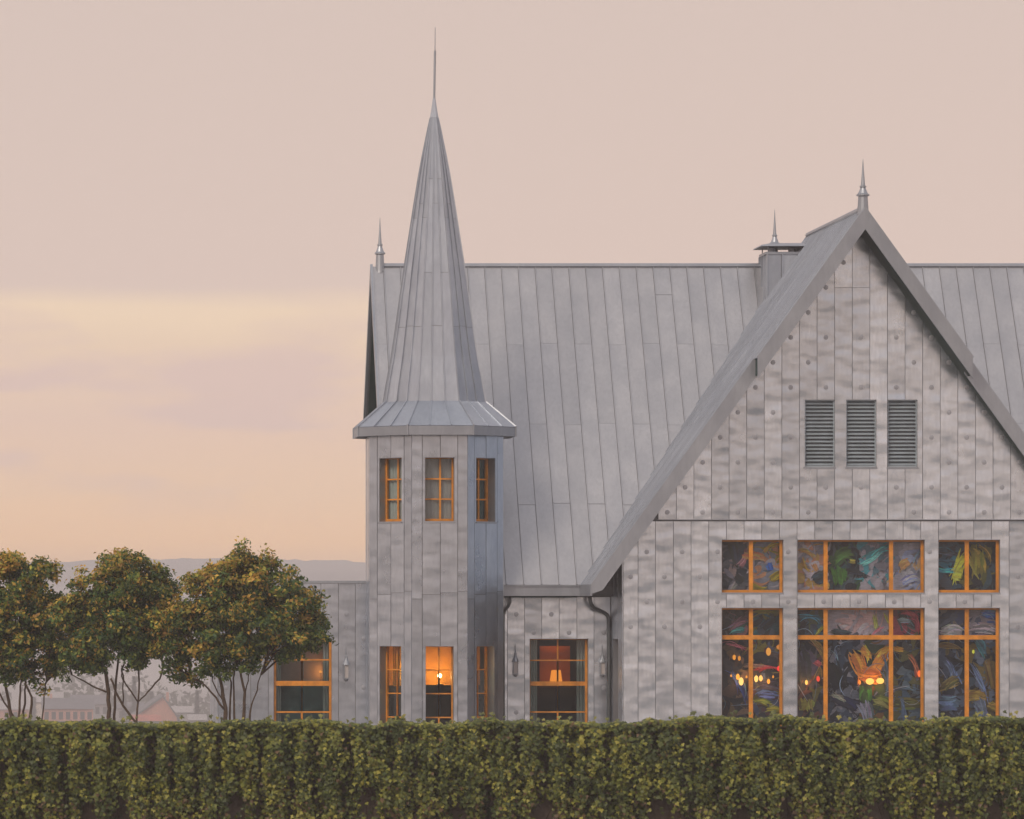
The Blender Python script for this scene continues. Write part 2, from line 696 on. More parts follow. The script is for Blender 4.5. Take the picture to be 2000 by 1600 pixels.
# ================================================================== the setting: ground and hills
def npmesh(name, verts, tris, colors=None, mat=None, parent=None):
    me = bpy.data.meshes.new(name)
    nv, nf, k = len(verts), len(tris), tris.shape[1]
    me.vertices.add(nv)
    me.vertices.foreach_set("co", np.ascontiguousarray(verts, dtype=np.float32).ravel())
    me.loops.add(nf * k)
    me.loops.foreach_set("vertex_index", np.ascontiguousarray(tris, dtype=np.int32).ravel())
    me.polygons.add(nf)
    me.polygons.foreach_set("loop_start", np.arange(0, nf * k, k, dtype=np.int32))
    me.polygons.foreach_set("loop_total", np.full(nf, k, dtype=np.int32))
    me.update(calc_edges=True)
    if colors is not None:
        ca = me.attributes.new("Col", "FLOAT_COLOR", "POINT")
        ca.data.foreach_set("color", np.ascontiguousarray(colors, dtype=np.float32).ravel())
    me.validate()
    return link(name, me, mat, parent)


def sstep(a, b, x):
    t = np.clip((x - a) / (b - a), 0, 1)
    return t * t * (3 - 2 * t)


def ground_z(X, Y):
    z = -24.0 * sstep(150, 420, Y)
    hill = 18.2 + 1.4 * np.sin(X / 95.0 + 0.6) + 0.8 * np.sin(X / 41.0) - 1.3 * sstep(40, 150, X) + 1.0 * sstep(110, 140, X)
    z = z + (hill + 24.0) * sstep(1180, 1560, Y)
    z = np.where(Y > 1600, z - 26 * sstep(1600, 2300, Y), z)
    z = z + 0.25 * np.sin(X / 7.0) * np.sin(Y / 9.0) * sstep(150, 260, Y)
    return z


def build_ground():
    xs = np.unique(np.concatenate([np.linspace(-1300, -60, 40), np.linspace(-60, 420, 161), np.linspace(420, 1300, 40)]))
    ys = np.unique(np.concatenate([np.linspace(-600, 60, 14), np.linspace(60, 150, 19), np.linspace(150, 420, 40), np.linspace(420, 900, 30), np.linspace(900, 1640, 75), np.linspace(1640, 2400, 30)]))
    X, Y = np.meshgrid(xs, ys)
    Z = ground_z(X, Y)
    # the crest of the wooded hill is ragged with tree tops
    far = sstep(1350, 1500, Y)
    Z = Z + far * RNG.uniform(-0.25, 0.7, Z.shape)
    V = np.stack([X, Y, Z], -1).reshape(-1, 3)
    nx, ny = len(xs), len(ys)
    i = np.arange(ny - 1)[:, None] * nx + np.arange(nx - 1)[None, :]
    i = i.ravel()
    q = np.stack([i, i + 1, i + nx + 1, i + nx], -1)
    m = M("ground_cover")
    p = m.princ((0.1, 0.1, 0.05), 0.95)
    n1 = m.noise(m.coords(), 0.35, 6.0, 0.6)
    n2 = m.noise(m.coords(), 0.02, 4.0, 0.6)
    c1 = m.ramp(n1, [(0.3, (0.050, 0.055, 0.028)), (0.7, (0.105, 0.095, 0.055))])
    c2 = m.ramp(n2, [(0.35, (0.045, 0.055, 0.040)), (0.7, (0.10, 0.095, 0.075))])
    sx = m.n("ShaderNodeSeparateXYZ")
    m.l(m.coords(), sx.inputs[0])
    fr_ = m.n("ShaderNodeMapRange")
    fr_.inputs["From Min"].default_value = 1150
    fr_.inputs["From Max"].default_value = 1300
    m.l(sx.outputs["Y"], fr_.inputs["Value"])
    c3 = m.ramp(m.noise(m.coords(), 0.012, 4.0, 0.6), [(0.35, (0.30, 0.285, 0.29)), (0.7, (0.42, 0.39, 0.38))])  # pale far hill: distance haze put into its colour
    gr_ = m.n("ShaderNodeMapRange")
    gr_.inputs["From Min"].default_value = 165
    gr_.inputs["From Max"].default_value = 150
    m.l(sx.outputs["Y"], gr_.inputs["Value"])
    c4 = m.ramp(m.noise(m.coords(), 3.0, 6.0, 0.7), [(0.3, (0.20, 0.19, 0.185)), (0.7, (0.32, 0.305, 0.295))])  # unseen near ground, made pale to bounce light onto the walls
    near = m.mixc(gr_.outputs[0], m.mixc(0.5, c1, c2), c4)
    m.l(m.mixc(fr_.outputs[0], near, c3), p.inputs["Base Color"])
    m.l(m.bump(n1, 0.6, 0.1), p.inputs["Normal"])
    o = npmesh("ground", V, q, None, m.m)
    tag(o, kind="structure")
    return o


build_ground()

# ================================================================== the zinc house
YE, ZE = 122.30, 4.01            # main eave, front and height
SL = 1.40                        # slope of the main roof
YR = 128.13                      # ridge of the main roof
ZR = ZE + SL * (YR - YE)
XV = 8.85                        # left verge of the main roof
XRT = 27.6                       # right end of what is built
YG = 120.55                      # face of the big gable
XR = 19.98                       # ridge of the gable roof
ZA = 12.95                       # its height
SG = 1.387
YV, YH = 119.93, 119.40          # lower verge, upper hood
DXH = 2.56                       # how far down the hood reaches, sideways
XE = 13.52                       # left eave of the gable roof
XW = 14.355                      # left corner of the gable wall
XW2 = 2 * XR - XW
XE2 = 2 * XR - XE
YB = 122.90                      # entrance wall
YWING = 123.00
TX, TY = xat(848, 122.5), 122.5  # tower axis

house = thing("metal_clad_house", "grey zinc-clad house with pointed corner tower and tall steep gable", "house", (TX, YG, 0))


class Under:
    """parts are written in world coordinates"""
    pass


_link0 = link


def link(name, me, mat=None, parent=None):      # noqa: F811
    o = _link0(name, me, mat, None)
    if parent is not None:
        o.parent = parent
        root = parent
        if parent.type == "EMPTY":
            o.matrix_parent_inverse = Matrix.Translation(-Vector(parent.location))
    return o


# ---- main roof
ca = 1 / math.sqrt(1 + SL * SL)
sa = SL * ca
FR_ROOF = Frame((0, YE, ZE), (1, 0, 0), (0, ca, sa), (0, -sa, ca))
LROOF = (YR - YE) / ca
mb = MB()
YRB = YR + (ZR - 8.15) / SL          # the rear eave sits much higher
ZRB = 8.15
mb.prism([(YE + 0.02, ZE - 0.02), (YR, ZR - 0.02), (YRB, ZRB - 0.02), (YRB, ZRB - 0.26), (YR, ZR - 0.38), (YE + 0.02, ZE - 0.26)], "x", XV + 0.02, XRT)
roof = mb.build("main_roof", ZINC_DARK, house)
seams = [XV]
x = 13.0 - 0.43 * 9
while x < XRT - 0.3:
    if x > XV + 0.15:
        seams.append(x)
    x += 0.43
seams.append(XRT)


def roof_breaks(i):
    j = 0.03 * math.sin(i * 2.1)
    if i % 2 == 0:
        return [0.0, 2.46 + j, 7.5 + j, LROOF]
    if i % 7 == 3:
        return [0.0, 4.95 + j, 9.1, LROOF]
    return [0.0, 4.95 + j, LROOF]


panels("roof_panel", FR_ROOF, seams, roof_breaks, [], [], ZINC_ROOF, roof, gap=0.012, thick=0.012, rib=0.042)
# the hidden rear slope gets plain sheets
FR_BACK = Frame((0, YRB, ZRB), (1, 0, 0), (0, -ca, sa), (0, sa, ca))
mb = MB()
mb.fbox(FR_BACK, XV, XRT, 0, (YRB - YR) / ca, 0.0, 0.014)
mb.build("rear_roof_sheet", ZINC_ROOF, roof)
mb = MB()
mb.tube([(XV + 0.18, YR, ZR + 0.03), (XRT, YR, ZR + 0.03)], 0.062, 8)
mb.build("ridge_cap", ZINC_TRIM, roof)
# verge boards and dark soffit at the left end
for k, (ya, yb_, za) in enumerate(((YE, YR, ZE), (YRB, YR, ZRB))):
    mb = MB()
    mb.prism([(ya, za + 0.03), (yb_, ZR + 0.07), (yb_, ZR - 0.36), (ya, za - 0.27)], "x", XV - 0.05, XV + 0.015)
    mb.build("verge_board", ZINC_TRIM, roof)
mb = MB()
mb.prism([(YE + 0.1, ZE - 0.30), (YR, ZR - 0.42), (YRB - 0.1, ZRB - 0.30), (YRB - 0.1, ZRB - 0.34), (YR, ZR - 0.46), (YE + 0.1, ZE - 0.34)], "x", XV + 0.05, XV + 0.75)
mb.build("soffit", SOFFIT, roof)
# gable end wall at the left
mb = MB()
mb.prism([(YB + 0.3, 0), (YRB - .6, 0), (YRB - .6, ZRB + .2), (YR, ZR - 0.5), (YB + 0.3, 4.25)], "x", XV + 0.72, XV + 0.95)
mb.build("end_wall", SOFFIT, house)

# eave fascia with its box gutter
mb = MB()
mb.box(9.3, XE - .01, YE - 0.05, YE + 0.015, ZE - 0.262, ZE - 0.005)
mb.box(9.3, XE - .01, YE - 0.085, YE - 0.05, ZE - 0.03, ZE - 0.002)
fascia = mb.build("eave_fascia", ZINC_TRIM, house)
mb = MB()
mb.box(9.3, 13.45, YE + 0.02, YB + 0.05, ZE - 0.30, ZE - 0.268)
mb.build("eave_soffit", SOFFIT, house)

# ---- gable roof
cg = 1 / math.sqrt(1 + SG * SG)
sg = SG * cg
LG = (XR - XE) / cg
FR_GL = Frame((XE, 0, ZA - SG * (XR - XE)), (0, 1, 0), (cg, 0, sg), (-sg, 0, cg))
FR_GR = Frame((XE2, 0, ZA - SG * (XR - XE)), (0, 1, 0), (-cg, 0, sg), (sg, 0, cg))
VH = LG - DXH / cg


def rz(dx):
    return ZA - SG * dx


TV = 0.44     # depth of the roof build-up, measured upright
mb = MB()
for s in (-1, 1):
    lo = [(XR, rz(0) - .02), (XR + s * 6.44, rz(6.44) - .02), (XR + s * 6.44, rz(6.44) - .22), (XR + s * 6.02, rz(6.02) - TV), (XR, rz(0) - TV)]
    mb.prism(lo, "y", YV + 0.03, YR + 0.05)
    up = [(XR, rz(0) - .02), (XR + s * (DXH - .02), rz(DXH - .02) - .02), (XR + s * (DXH - .02), rz(DXH - .02) - TV), (XR, rz(0) - TV)]
    mb.prism(up, "y", YH + 0.03, YV + 0.028)
groof = mb.build("gable_roof", SOFFIT, house)
gs = [YH, YV] + [YV + 0.43 * k for k in range(1, 21)]


def gable_breaks(i):
    y0 = gs[i]
    v0 = 0.0
    if i == 0:
        v0 = VH
    elif y0 > YE:
        v0 = max(0.0, (ZE + SL * (y0 - YE) - (ZA - SG * (XR - XE))) / sg - 0.1)
    if v0 > LG - 0.3:
        return []
    mids = [m for m in ((2.6, 7.4) if i % 2 else (4.9,)) if v0 + .4 < m < LG - .4]
    return [v0] + mids + [LG]


for fr in (FR_GL, FR_GR):
    panels("roof_panel", fr, gs, gable_breaks, [], [], ZINC_SPIRE, groof, gap=0.012, thick=0.012, rib=0.042)
mb = MB()
mb.tube([(XR, YH + 0.1, ZA + 0.03), (XR, YR, ZA + 0.03)], 0.07, 8)
mb.build("ridge_cap", ZINC_TRIM, groof)
# barge boards, the upper pair standing further out
for s in (-1, 1):
    mb = MB()
    mb.prism([(XR, rz(0) + .045), (XR + s * DXH, rz(DXH) + .045), (XR + s * DXH, rz(DXH) - .485), (XR, rz(0) - .485)], "y", YH - 0.03, YH + 0.028)
    mb.build("barge_board", ZINC_TRIM, groof)
    e = 6.46
    mb = MB()
    mb.prism([(XR + s * (DXH - .10), rz(DXH - .10) + .043), (XR + s * e, rz(e) + .043), (XR + s * e, rz(e) - 0.20), (XR + s * (e - 0.27), rz(e - 0.27) - 0.485), (XR + s * (DXH - .10), rz(DXH - .10) - .485)], "y", YV - 0.03, YV + 0.028)
    mb.build("barge_board", ZINC_TRIM, groof)
    mb = MB()
    mb.box(min(XR + s * 6.43, XR + s * 6.48), max(XR + s * 6.43, XR + s * 6.48), YV + 0.03, YE - 0.055, ZA - SG * 6.46 - 0.25, ZA - SG * 6.46 + 0.03)
    mb.build("eave_board", ZINC_TRIM, groof)

# ---- big gable wall: lower storey and the proud upper field
FR_G = Frame((0, YG, 0), (1, 0, 0), (0, 0, 1), (0, -1, 0))
G = lambda px: xat(px, YG)
Z_ = lambda py: zat(py, YG)
wu = [(1409, 1530), (1557, 1806), (1832, 1953)]
ops = []
for a, b in wu:
    ops.append((G(a), G(b), Z_(1158.5), Z_(1054)))
    ops.append((G(a), G(b), 0.35, Z_(1187)))
lou = [(G(a), G(b), Z_(912), Z_(781)) for a, b in ((1571, 1630), (1652, 1711), (1733, 1791))]
# rake limits for the wall: under the roof on both sides
clipL = (-SG, 1.0, ZA - 0.40 - SG * XR)      # v <= ZA-.40 - SG*(XR-u)
clipR = (SG, 1.0, ZA - 0.40 + SG * XR)
ZBAND = Z_(1017)
gable = core("gable_wall", FR_G, XW + .02, XW2, 0, 12.5, ops + lou, [clipL, clipR], 0.30, ZINC_DARK, house)
low = [XW] + [G(p) for p in (1246, 1280, 1315, 1349.5, 1384, 1418.5, 1453, 1487.5, 1522, 1556.5, 1591, 1625.5, 1660, 1694.5, 1729, 1763.5, 1798, 1832.5, 1867, 1901.5, 1936, 1970.5, 2005, 2039.5, 2074, 2108.5)] + [XW2]


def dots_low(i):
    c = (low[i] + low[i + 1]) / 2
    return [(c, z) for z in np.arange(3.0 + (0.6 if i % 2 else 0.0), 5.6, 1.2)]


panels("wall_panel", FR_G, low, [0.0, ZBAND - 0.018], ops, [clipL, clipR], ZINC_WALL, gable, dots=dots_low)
upp = [G(1285)] + [G(1320.3 + 34.35 * k) for k in range(0, 23)]


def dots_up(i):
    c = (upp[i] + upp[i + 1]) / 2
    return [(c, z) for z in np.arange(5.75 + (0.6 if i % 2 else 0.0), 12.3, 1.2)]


def upp_breaks(i):
    if i in (10, 11) or i == 14:
        return [ZBAND + 0.018, Z_(562), 12.6]
    return [ZBAND + 0.018, 12.6]


FR_GU = Frame((0, YG - 0.035, 0), (1, 0, 0), (0, 0, 1), (0, -1, 0))
gu = core("upper_gable_wall", FR_GU, G(1285), G(1320.3 + 34.35 * 22), ZBAND + 0.02, 12.5, lou, [clipL, clipR], 0.034, ZINC_DARK, house)
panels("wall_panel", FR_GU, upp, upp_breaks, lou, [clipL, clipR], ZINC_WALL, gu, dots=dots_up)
# drip bead over the joint
mb = MB()
mb.box(G(1283), XW2 - 0.85, YG - 0.085, YG - 0.064, ZBAND + 0.012, ZBAND + 0.03)
mb.build("drip_bead", ZINC_TRIM, gu)

# louvres
for u0, u1, v0, v1 in lou:
    mb = MB()
    t = 0.03
    mb.fbox(FR_GU, u0, u0 + t, v0, v1, -0.2, -0.03)
    mb.fbox(FR_GU, u1 - t, u1, v0, v1, -0.2, -0.03)
    mb.fbox(FR_GU, u0 + t, u1 - t, v1 - t, v1, -0.2, -0.03)
    mb.fbox(FR_GU, u0 + t, u1 - t, v0, v0 + t, -0.2, -0.03)
    lv = mb.build("louvre", LOUVRE, house)
    tag(lv)
    mb = MB()
    mb.fbox(FR_GU, u0 + t, u1 - t, v0 + t, v1 - t, -0.22, -0.20)
    mb.build("backing", DARKROOM, lv)
    mb = MB()
    mb.fbox(FR_GU, u0 - 0.02, u1 + 0.02, v0 - 0.05, v0 - 0.002, -0.01, 0.06)
    mb.build("sill", ZINC_TRIM, lv)
    n = 17
    pit = (v1 - v0 - 2 * t) / n
    for k in range(n):
        c = v0 + t + pit * (k + 0.5)
        s = MB()
        vs = []
        for u in (u0 + t, u1 - t):
            vs += [FR_GU.p(u, c - 0.038, -0.055), FR_GU.p(u, c - 0.026, -0.050), FR_GU.p(u, c + 0.045, -0.150), FR_GU.p(u, c + 0.033, -0.155)]
        s.add(vs, [(0, 1, 5, 4), (1, 2, 6, 5), (2, 3, 7, 6), (3, 0, 4, 7), (0, 3, 2, 1), (4, 5, 6, 7)])
        s.build("slat", LOUVRE, lv)

# six tall windows of the gable
px = 1 / 81.3
for c, (a, b) in enumerate(wu):
    sh = 0.03
    bars = {0: [(1468, .098)], 1: [(1614, .098), (1742, .098)], 2: [(1890, .098)]}[c]
    ub = [(G(p), w) for p, w in bars]
    for (v0, v1, vb_) in ((Z_(1158.5), Z_(1054), []), (0.35, Z_(1187), [(Z_(1245), 0.105)])):
        window(FR_G, G(a) - 0.045, G(b), v0, v1, 0.10, ub, vb_, house, jamb=0.075, top=0.05, bottom=0.075, shift=.045)
        mb = MB()
        mb.fbox(FR_G, G(a) - .01, G(b) + .01, v0 - 0.03, v0 - 0.003, -0.09, 0.05)
        mb.build("window_sill", ZINC_TRIM, house)

# side wall of the gable block, facing left
FR_S = Frame((XW, 0, 0), (0, -1, 0), (0, 0, 1), (-1, 0, 0))
sop = [(-YB + 0.45, -YB + 1.55, 0.35, zat(1248, 121.7))]
sw = core("side_wall", FR_S, -YB, -YG - .02, 0, 4.85, sop, [], 0.28, ZINC_DARK, house)
panels("wall_panel", FR_S, [-YB] + [-YB + 0.19 + 0.43 * k for k in range(0, 5)] + [-YG - 0.0], [0.0, 4.85], sop, [], ZINC_TOWER, sw)
window(FR_S, sop[0][0], sop[0][1], 0.35, sop[0][3], 0.14, [(-YB + 1.0, .04)], [(1.3, .04)], house)

# ---- entrance wall
FR_E = Frame((0, YB, 0), (1, 0, 0), (0, 0, 1), (0, -1, 0))
E = lambda p: xat(p, YB)
eop = [(E(1034), E(1149), 0.35, zat(1247.5, YB))]
ew = core("entrance_wall", FR_E, 9.6, XW - 0.003, 0, 3.9, eop, [], 0.28, ZINC_DARK, house)
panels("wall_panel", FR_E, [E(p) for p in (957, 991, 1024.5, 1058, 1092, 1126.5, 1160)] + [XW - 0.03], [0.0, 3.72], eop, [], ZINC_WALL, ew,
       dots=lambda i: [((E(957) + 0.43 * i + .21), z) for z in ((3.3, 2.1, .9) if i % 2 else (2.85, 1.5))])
window(FR_E, eop[0][0] - 0.03, eop[0][1], 0.35, eop[0][3], 0.13, [(E(1090.5), .036)], [(zat(1335.5, YB), 0.105), (zat(1290, YB), .030), (zat(1391, YB), .034)], house, jamb=0.065, top=.03, shift=.03)

# ---- low wing on the left
W = lambda p: xat(p, YWING)
ZW = zat(1136, YWING)
XWL = W(426)
FR_W = Frame((0, YWING, 0), (1, 0, 0), (0, 0, 1), (0, -1, 0))
wop = [(W(534), W(648.5), 0.35, zat(1246.5, YWING))]
ww = core("wing_wall", FR_W, XWL, 9.9, 0, ZW, wop, [], 0.28, ZINC_DARK, house)
wseams = [XWL] + [W(661) - 0.43 * k for k in range(9, -1, -1) if W(661) - 0.43 * k > XWL + .1] + [W(694), W(728)]
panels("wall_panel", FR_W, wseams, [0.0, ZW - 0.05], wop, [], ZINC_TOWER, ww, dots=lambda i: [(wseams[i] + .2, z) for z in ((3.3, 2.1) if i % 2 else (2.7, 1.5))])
window(FR_W, wop[0][0] - 0.0, wop[0][1], 0.35, wop[0][3], 0.06, [(W(590), .045)], [(zat(1335, YWING), 0.12), (zat(1289, YWING), .036), (zat(1391, YWING), .04)], house, jamb=0.07, top=.02)
FR_WL = Frame((XWL, 0, 0), (0, -1, 0), (0, 0, 1), (-1, 0, 0))
wl = core("wing_end_wall", FR_WL, -127.8, -YWING - .002, 0, ZW, [], [], 0.2, ZINC_DARK, house)
panels("wall_panel", FR_WL, [-127.8 + 0.48 * k for k in range(11)], [0.0, ZW - .05], [], [], ZINC_TOWER, wl)
mb = MB()
mb.box(XWL - 0.05, 9.6, YWING - 0.06, 127.85, ZW - 0.045, ZW + 0.02)
mb.build("wing_roof", ZINC_TRIM, house)
mb = MB()
mb.box(XWL + .2, 9.6, 127.6, 127.8, 0, ZW - .05)
mb.build("rear_wall", DARKROOM, house)

# ---- closing walls out of sight, so the rooms are dark
mb = MB()
mb.box(9.85, XRT, YRB - .9, YRB - .6, 0, ZRB + .2)
mb.build("rear_wall", ZINC_DARK, house)
mb = MB()
mb.prism([(YB + 0.31, 0), (YRB - .91, 0), (YRB - .91, ZRB + .2), (YR, ZR - 0.5), (YB + 0.31, 4.2)], "x", XRT - 0.4, XRT - 0.1)
mb.build("end_wall", ZINC_DARK, house)
mb = MB()
mb.box(XW2 - 0.3, XW2, YG + 0.31, YB + .3, 0, 4.85)
mb.build("side_wall", ZINC_DARK, house)
mb = MB()
mb.box(XW2 - 0.3, XRT, YB, YB + .3, 0, 4.0)
mb.build("front_wall", ZINC_WALL, house)

# ---- tower
T22 = math.tan(math.radians(22.5))
AW = 1.605
SW = 2 * AW * T22


def tower_frame(k, a, z0=0.0):
    th = math.radians(45 * k)
    N = Vector((math.sin(th), -math.cos(th), 0))
    return Frame(Vector((TX, TY, z0)) + N * a, (math.cos(th), math.sin(th), 0), (0, 0, 1), N)


YTF = TY - AW - 0.025
zu0, zu1 = zat(1019, YTF), zat(893, YTF)
zl1 = zat(1262, YTF)
for k in range(8):
    kk = k if k <= 4 else k - 8
    fr = tower_frame(kk, AW)
    op = []
    if kk in (-1, 0, 1):
        op = [(-.36, .36, zu0, zu1), (-.345, .345, 0.35, zl1)]
    tw = core("tower_wall", fr, -SW / 2 + (.28 * T22), SW / 2 - (.28 * T22), 0, 7.7, op, [], 0.28, ZINC_DARK, house)
    # the corner wedges that close the octagon
    mbk = MB()
    vs = [fr.p(SW / 2 - .28 * T22, 0, 0), fr.p(SW / 2, 0, 0), fr.p(SW / 2 - .28 * T22, 0, -.28)]
    vs2 = [v + Vector((0, 0, 7.7)) for v in vs]
    mbk.add(vs + vs2, [(0, 1, 4, 3), (1, 2, 5, 4), (2, 0, 3, 5)])
    vs = [fr.p(-SW / 2 + .28 * T22, 0, 0), fr.p(-SW / 2, 0, 0), fr.p(-SW / 2 + .28 * T22, 0, -.28)]
    vs2 = [v + Vector((0, 0, 7.7)) for v in vs]
    mbk.add(vs + vs2, [(0, 3, 4, 1), (1, 4, 5, 2), (2, 5, 3, 0)])
    mbk.build("corner_post", ZINC_DARK, tw)
    ss = SW / 2 + 0.024 * T22
    sm = [-ss, -.42, .015, .435, ss]
    panels("wall_panel", fr, sm, lambda i: [0.0, zat(1164 + (6 if i == 0 else 0) - 3 * i, YTF), 7.62], op, [], ZINC_TOWER, tw, gap=0.014)
    if op:
        window(fr, -.36 - (.03 if kk == 0 else 0), .36, zu0, zu1, 0.20, [(0.03, .045)], [(zu0 + .06 + (zu1 - zu0 - .09) * q, .036) for q in (1 / 3, 2 / 3)], house, jamb=0.055, top=.03, bottom=.075, shift=(.03 if kk == 0 else 0))
        window(fr, -.345 - (.03 if kk == 0 else 0), .345, 0.35, zl1, 0.20, [(0.0, .034)], [(zl1 - .575 * q, .030) for q in (1, 2, 3)], house, jamb=0.045, top=.02, shift=(.03 if kk == 0 else 0))
        mb = MB()
        mb.fbox(fr, -.38, .38, zu0 - .035, zu0 - .004, -0.18, 0.055)
        mb.build("window_sill", ZINC_TRIM, house)


def octagon_ring(mb, a0, z0, a1, z1, flip=False):
    b = len(mb.v)
    for a, z in ((a0, z0), (a1, z1)):
        r = a / math.cos(math.radians(22.5))
        for k in range(8):
            w = math.radians(45 * k - 22.5 - 90)
            mb.v.append((TX + r * math.cos(w), TY + r * math.sin(w), z))
    for k in range(8):
        f = (b + k, b + (k + 1) % 8, b + 8 + (k + 1) % 8, b + 8 + k)
        mb.f.append(f[::-1] if flip else f)


# profile of the spire: (height, distance of the facets from the axis)
PROF = [(8.44, 1.205), (8.925, 1.125), (9.55, 1.010), (10.17, 0.921), (10.8, 0.836), (11.8, 0.697), (13.3, 0.471),
        (14.05, 0.357), (14.55, 0.272), (14.85, 0.214), (15.175, 0.155), (15.55, 0.078), (15.9, 0.030)]


def prof_a(z):
    for (z0, a0), (z1, a1) in zip(PROF, PROF[1:]):
        if z0 <= z <= z1:
            return a0 + (a1 - a0) * (z - z0) / (z1 - z0)
    return PROF[-1][1]


ZC0, ZC1, AC = 7.615, 7.83, 1.915
mb = MB()
octagon_ring(mb, 1.55, ZC0 + 0.02, AC - 0.03, ZC0 + 0.02, True)
octagon_ring(mb, AC - 0.03, ZC0 + 0.02, AC - 0.03, ZC1 - 0.01)
octagon_ring(mb, AC - 0.03, ZC1 - 0.01, 1.19, 8.425)
cornice = mb.build("tower_cornice", ZINC_DARK, house)
for k in range(8):
    kk = k if k <= 4 else k - 8
    fr = tower_frame(kk, AC)
    s = AC * T22
    mb = MB()
    mb.add([fr.p(-s, ZC0, 0), fr.p(s, ZC0, 0), fr.p(s, ZC1, 0), fr.p(-s, ZC1, 0),
            fr.p(-s + .015, ZC0, -.035), fr.p(s - .015, ZC0, -.035), fr.p(s - .015, ZC1 + .012, -.035), fr.p(-s + .015, ZC1 + .012, -.035)],
           [(0, 1, 2, 3), (3, 2, 6, 7), (1, 0, 4, 5), (5, 4, 7, 6)])
    mb.build("cornice_board", ZINC_TRIM, cornice)
    # corner clip between two boards
    mb = MB()
    r = (AC + 0.004) / math.cos(math.radians(22.5))
    w = math.radians(45 * kk + 22.5 - 90)
    c = Vector((TX + r * math.cos(w), TY + r * math.sin(w), 0))
    mb.tube([c + Vector((0, 0, ZC0 - .003)), c + Vector((0, 0, ZC1 + .035))], .022, 6)
    mb.build("corner_clip", ZINC_TRIM, cornice)
    # flared skirt of three sheets
    for j in range(3):
        f0, f1 = -1 + 2 * j / 3, -1 + 2 * (j + 1) / 3
        g = 0.008
        mb = MB()
        a0, a1, z0, z1 = AC - .01, 1.205, ZC1 + .004, 8.45
        s0, s1 = a0 * T22, a1 * T22
        fr0 = tower_frame(kk, 0)
        nv = Vector((0, 0, 0))
        def pt(f, a, s_, z, off, gg):
            return fr0.p(f * s_ + gg, z + off * 0.7, a + off * 0.7)
        vs = [pt(f0, a0, s0, z0, .016, g), pt(f1, a0, s0, z0, .016, -g), pt(f1, a1, s1, z1, .016, -g), pt(f0, a1, s1, z1, .016, g),
              pt(f0, a0, s0, z0, .0, g), pt(f1, a0, s0, z0, .0, -g), pt(f1, a1, s1, z1, .0, -g), pt(f0, a1, s1, z1, .0, g)]
        mb.add(vs, [(0, 1, 2, 3), (0, 4, 5, 1), (1, 5, 6, 2), (2, 6, 7, 3), (3, 7, 4, 0)])
        h = .045
        vs = [pt(f0, a0, s0, z0, .0, -g), pt(f0, a0, s0, z0, .0, g + .006), pt(f0, a1, s1, z1, .0, g + .006), pt(f0, a1, s1, z1, .0, -g),
              pt(f0, a0, s0, z0, h, -g), pt(f0, a0, s0, z0, h, g + .006), pt(f0, a1, s1, z1, h, g + .006), pt(f0, a1, s1, z1, h, -g)]
        mb.add(vs, [(4, 5, 6, 7), (0, 1, 5, 4), (1, 2, 6, 5), (2, 3, 7, 6), (3, 0, 4, 7)])
        mb.build("skirt_panel", ZINC_SPIRE, cornice)

mb = MB()
for (z0, a0), (z1, a1) in zip(PROF, PROF[1:]):
    octagon_ring(mb, max(a0 - .018, .01), z0, max(a1 - .018, .008), z1)
spire = mb.build("spire", ZINC_DARK, house)
ZCAP = 15.42
for k in range(8):
    kk = k if k <= 4 else k - 8
    fr0 = tower_frame(kk, 0)
    for j in range(3):
        f0, f1 = -1 + 2 * j / 3, -1 + 2 * (j + 1) / 3
        jt = (10.28, 12.95) if (j + k) % 2 else (11.6, 13.9)
        if j == 1:
            jt = (10.30, 13.3)
        zb = [8.455] + list(jt) + [ZCAP]
        for q in range(3):
            z0, z1 = zb[q] + .004, zb[q + 1] - .004
            zs = [z0] + [z for z, _ in PROF if z0 + .05 < z < z1 - .05] + [z1]
            mb = MB()
            n = len(zs)
            off = .012 + (.003 if q % 2 else 0)
            lft, rgt, lb, rb, r1, r2, r3, r4 = [], [], [], [], [], [], [], []
            for z in zs:
                a = prof_a(z)
                s = a * T22
                g = min(.007, s * .06)
                k_ = min(1.0, a / .45)
                lft.append(fr0.p(f0 * s + g, z, a + off - .012))
                rgt.append(fr0.p(f1 * s - g, z, a + off - .012))
                lb.append(fr0.p(f0 * s + g, z, a - .018))
                rb.append(fr0.p(f1 * s - g, z, a - .018))
                r1.append(fr0.p(f0 * s - g * .6, z, a - .012))
                r2.append(fr0.p(f0 * s - g * .6, z, a + .030 * k_))
                r3.append(fr0.p(f0 * s + g + .006 * k_, z, a + .030 * k_))
                r4.append(fr0.p(f0 * s + g + .006 * k_, z, a - .012))
            vs = lft + rgt + lb + rb + r1 + r2 + r3 + r4
            fs = []
            for i in range(n - 1):
                fs.append((i, n + i, n + i + 1, i + 1))
                fs.append((2 * n + i, i, i + 1, 2 * n + i + 1))
                fs.append((n + i, 3 * n + i, 3 * n + i + 1, n + i + 1))
                for p_, q_ in ((4, 5), (5, 6), (6, 7)):
                    fs.append((p_ * n + i, q_ * n + i, q_ * n + i + 1, p_ * n + i + 1))
            mb.add(vs, fs)
            mb.build("spire_panel", ZINC_SPIRE, spire)
mb = MB()
for (z0, a0), (z1, a1) in zip([(ZCAP, .106), (15.55, .080)], [(15.55, .080), (15.9, .031)]):
    octagon_ring(mb, a0, z0, a1, z1)
mb.build("spire_cap", ZINC_SPIRE, spire)
mb = MB()
mb.tube([(TX, TY, 15.86), (TX + .02, TY, 17.06)], .028, 8)
mb.tube([(TX + .02, TY, 17.05), (TX + .025, TY, 17.63)], [.012, .007], 6)
mb.build("spire_rod", ZINC_TRIM, spire)


